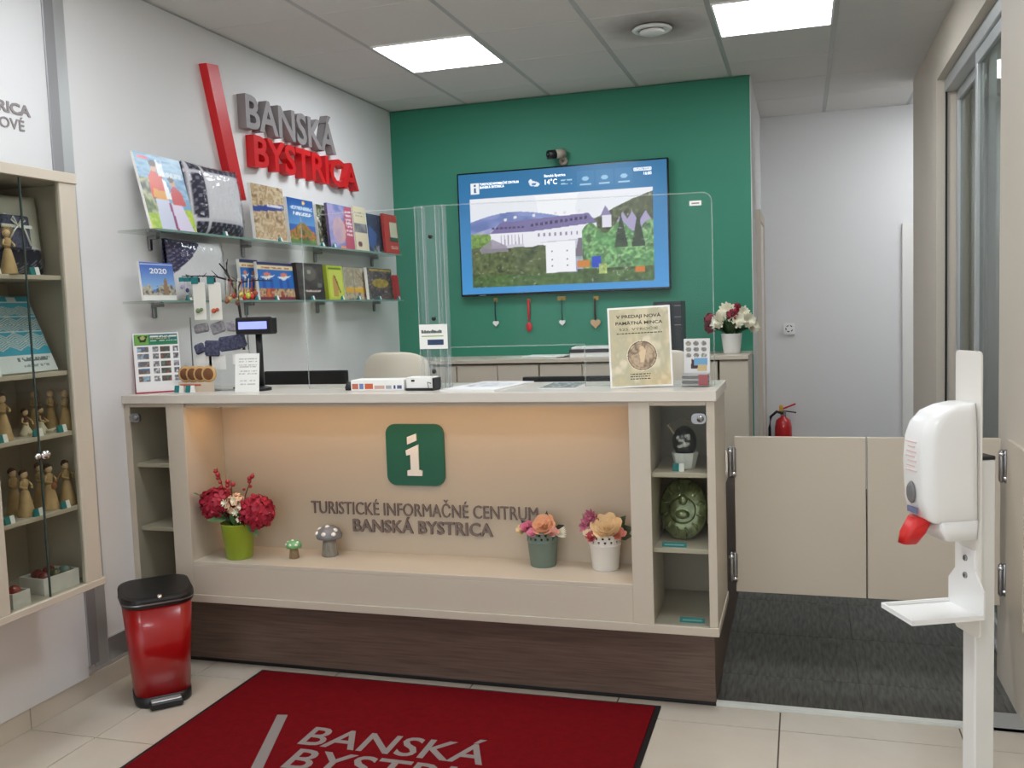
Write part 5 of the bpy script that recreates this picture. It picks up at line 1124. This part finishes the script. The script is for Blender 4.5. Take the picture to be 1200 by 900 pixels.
# right glass compartment
z1, z2, z0 = .905, .625, ZB + .032
eg = thing('decorated_egg', 'black egg with white ornament in a white cup behind glass', 'egg', (2.385, -2.82, z1))
cu_ = MB().lathe([(.036, 0), (.048, .05), (.05, .06), (.044, .06), (.03, .012)], 8, smooth=False).build('cup', M['white'], eg)
MB().ball((0, 0, .098), .046, 20, 1, 1, 1.32).build('egg', mat('egg_black', (26, 24, 26), .25, coat=.4), eg)
rng = random.Random(3); mb = MB()
for k in range(15): a = rng.uniform(-.55, .55); e = rng.uniform(-.25, .55); d0 = Vector((math.sin(a) * math.cos(e), -math.cos(a) * math.cos(e), math.sin(e) * 1.32)); daisy(mb, (d0.x * .0455, d0.y * .0455, .098 + d0.z * .0455), d0, .0075, 5, rng, 1, 0)
mb.build('white_ornament', M['paper'], eg)
MB().tube([(-.03, .0, .12), (-.06, -.01, .16), (-.01, -.005, .19), (.03, 0, .165)], [.006, .004, .003, .002], 6).build('ribbon', mat('ribbon_straw', (180, 160, 130), .6), eg)
price('small teal and white price card on the white egg cup shelf', (2.370, -2.905, z1), 0, None, .04, .03)
gp = thing('glass_plate', 'round green moulded glass plate standing behind glass', 'plate', (2.368, -2.80, z2), (-R(14), 0, R(-4)))
gg = mat('green_glass', (150, 160, 110), .08, coat=1.0, metal=.35, var=.85, vscale=26, c2=(50, 58, 34), bump=1.0, bscale=30)
MB().lathe([(0, .012), (.05, .012), (.075, .006), (.090, -.004), (.098, -.002), (.098, .004), (.090, .010), (.06, .02), (0, .02)], 36, Mx=Matrix.Translation((0, 0, .116)) @ Matrix.Rotation(PI / 2, 4, 'X'), sx=.93, sy=1.18).build('plate_body', gg, gp)
for k in range(12):
    a = 2 * PI * k / 12 + .2; MB().tube([(.93 * .060 * math.cos(a), -.024, .116 + 1.18 * .060 * math.sin(a)), (.93 * .078 * math.cos(a + .1), -.018, .116 + 1.18 * .078 * math.sin(a + .1)), (.93 * .09 * math.cos(a), -.012, .116 + 1.18 * .09 * math.sin(a))], [.004, .007, .003], 8).build('moulded_rib', gg, gp)
MB().ball((0, -.02, .15), .018, 12, 1, .5, 1.2).build('moulded_boss', gg, gp); MB().ball((0, -.02, .095), .026, 12, 1.1, .4, .7).build('moulded_boss', gg, gp)
MB().lathe([(.048, .0), (.052, .006), (.046, .008)], 30, Mx=Matrix.Translation((0, -.020, .11)) @ Matrix.Rotation(PI / 2, 4, 'X'), cap=False).build('moulded_ring', gg, gp)
for z_, lb in ((z2, 'flat teal name strip in front of the green glass plate'), (z0, 'flat teal name strip on the empty compartment floor')):
    t = thing('name_strip', lb, 'label', (2.35 if z_ == z2 else 2.41, -2.915, z_), (-R(35), 0, 0)); MB().box(-.045, .045, 0, .002, 0, .02).build('strip', M['teal'], t); MB().box(-.035, .035, -.0006, 0, .007, .012).build('print', mat('teal_print', (110, 170, 170), .6), t)

# ================================================================ hand sanitiser stand
base = CAM + ray(1147, 700) * 2.0
sn = thing('sanitiser_stand', 'white hand sanitiser dispenser on a square post with drip tray', 'sanitiser stand', (base.x, base.y, 0), (0, 0, R(-66)))
pw = .0225
MB().box(-pw, pw, -pw, pw, .012, 1.172, .003).build('post', mat('post_white', (226, 226, 222), .35), sn)
MB().box(-pw, pw, -pw, pw, 1.172, 1.180, .002).build('post_cap', M['black'], sn)
MB().box(-.18, .18, -.16, .16, 0, .012, .004).build('foot_plate', M['white'], sn)
# back plate (facing -y), dispenser body, lever, bracket, tray
MB().prism(rrect(.088, .60, .010, 4, 0, 1.10), -pw - .004, -pw).build('back_plate', mat('plate_offwhite', (236, 233, 226), .35), sn)
bz = 1.055
def brr(w, y0, y1, r): return [(x, z + (y0 + y1) / 2) for x, z in rrect(w, y1 - y0, r, 6)]
yb = -pw - .004
rings = [(.085, -.100, 0, .010, -.005), (.098, -.112, 0, .020, .004), (.104, -.122, 0, .026, .04), (.106, -.126, 0, .028, .12), (.104, -.122, 0, .028, .17), (.100, -.112, 0, .028, .20), (.092, -.092, 0, .026, .222), (.080, -.062, 0, .02, .234), (.066, -.03, 0, .012, .239)]
loft(MB(), [(brr(w_, y0 + yb, y1 + yb, r_), bz + z_) for w_, y0, y1, r_, z_ in rings]).build('dispenser_body', M['white'], sn)
loft(MB(), [(brr(.080, -.07 + yb, yb, .010), bz - .045), (brr(.092, -.09 + yb, yb, .012), bz - .003)]).build('pump_housing', M['white'], sn)
lv = loft(MB(), [(brr(.034, -.150 + yb, -.118 + yb, .010), bz - .052), (brr(.042, -.145 + yb, -.100 + yb, .012), bz - .03), (brr(.046, -.125 + yb, -.085 + yb, .012), bz + .002)]).build('lever', mat('lever_red', (206, 34, 34), .35), sn)
MB().lathe([(0, .004), (.013, .004), (.016, .0)], 18, Mx=Matrix.Translation((0, yb - .1255, bz + .055)) @ Matrix.Rotation(PI / 2, 4, 'X'), sy=1.5).build('level_window', mat('window_grey', (120, 120, 120), .3), sn)
pk = mat('pink_print', (232, 206, 206), .6)
for k, z_ in enumerate((.100, .110, .120, .130, .140, .150, .160)): MB().box(-.02 + .004 * (k % 3), .02 - .006 * (k % 2), yb - .1272, yb - .1255, bz + z_, bz + z_ + .0028).build('print_line', pk, sn)
MB().box(-.018, .018, yb - .1245, yb - .1215, bz + .012, bz + .024).build('maker_mark', mat('mark_grey', (110, 116, 150), .6), sn)
arm = MB().prism([(-.030, .985), (.030, .985), (.030, .94), (.062, .905), (.062, .848), (-.062, .848), (-.062, .905), (-.030, .94)][::-1], yb - .004, yb).build('tray_bracket', M['white'], sn)
for z_ in (.962, .925): MB().lathe([(0, .003), (.006, .003), (.007, 0)], 12, Mx=Matrix.Translation((0, yb - .004, z_)) @ Matrix.Rotation(PI / 2, 4, 'X')).build('screw', M['steel'], arm)
tr = MB(); tr.box(-.062, .062, yb - .160, yb, .846, .850, .001)
for a in ((-.062, .062, yb - .160, yb - .156), (-.062, -.058, yb - .156, yb), (.058, .062, yb - .156, yb)): tr.box(*a, .850, .858, .001)
tr.build('drip_tray', M['white'], sn)
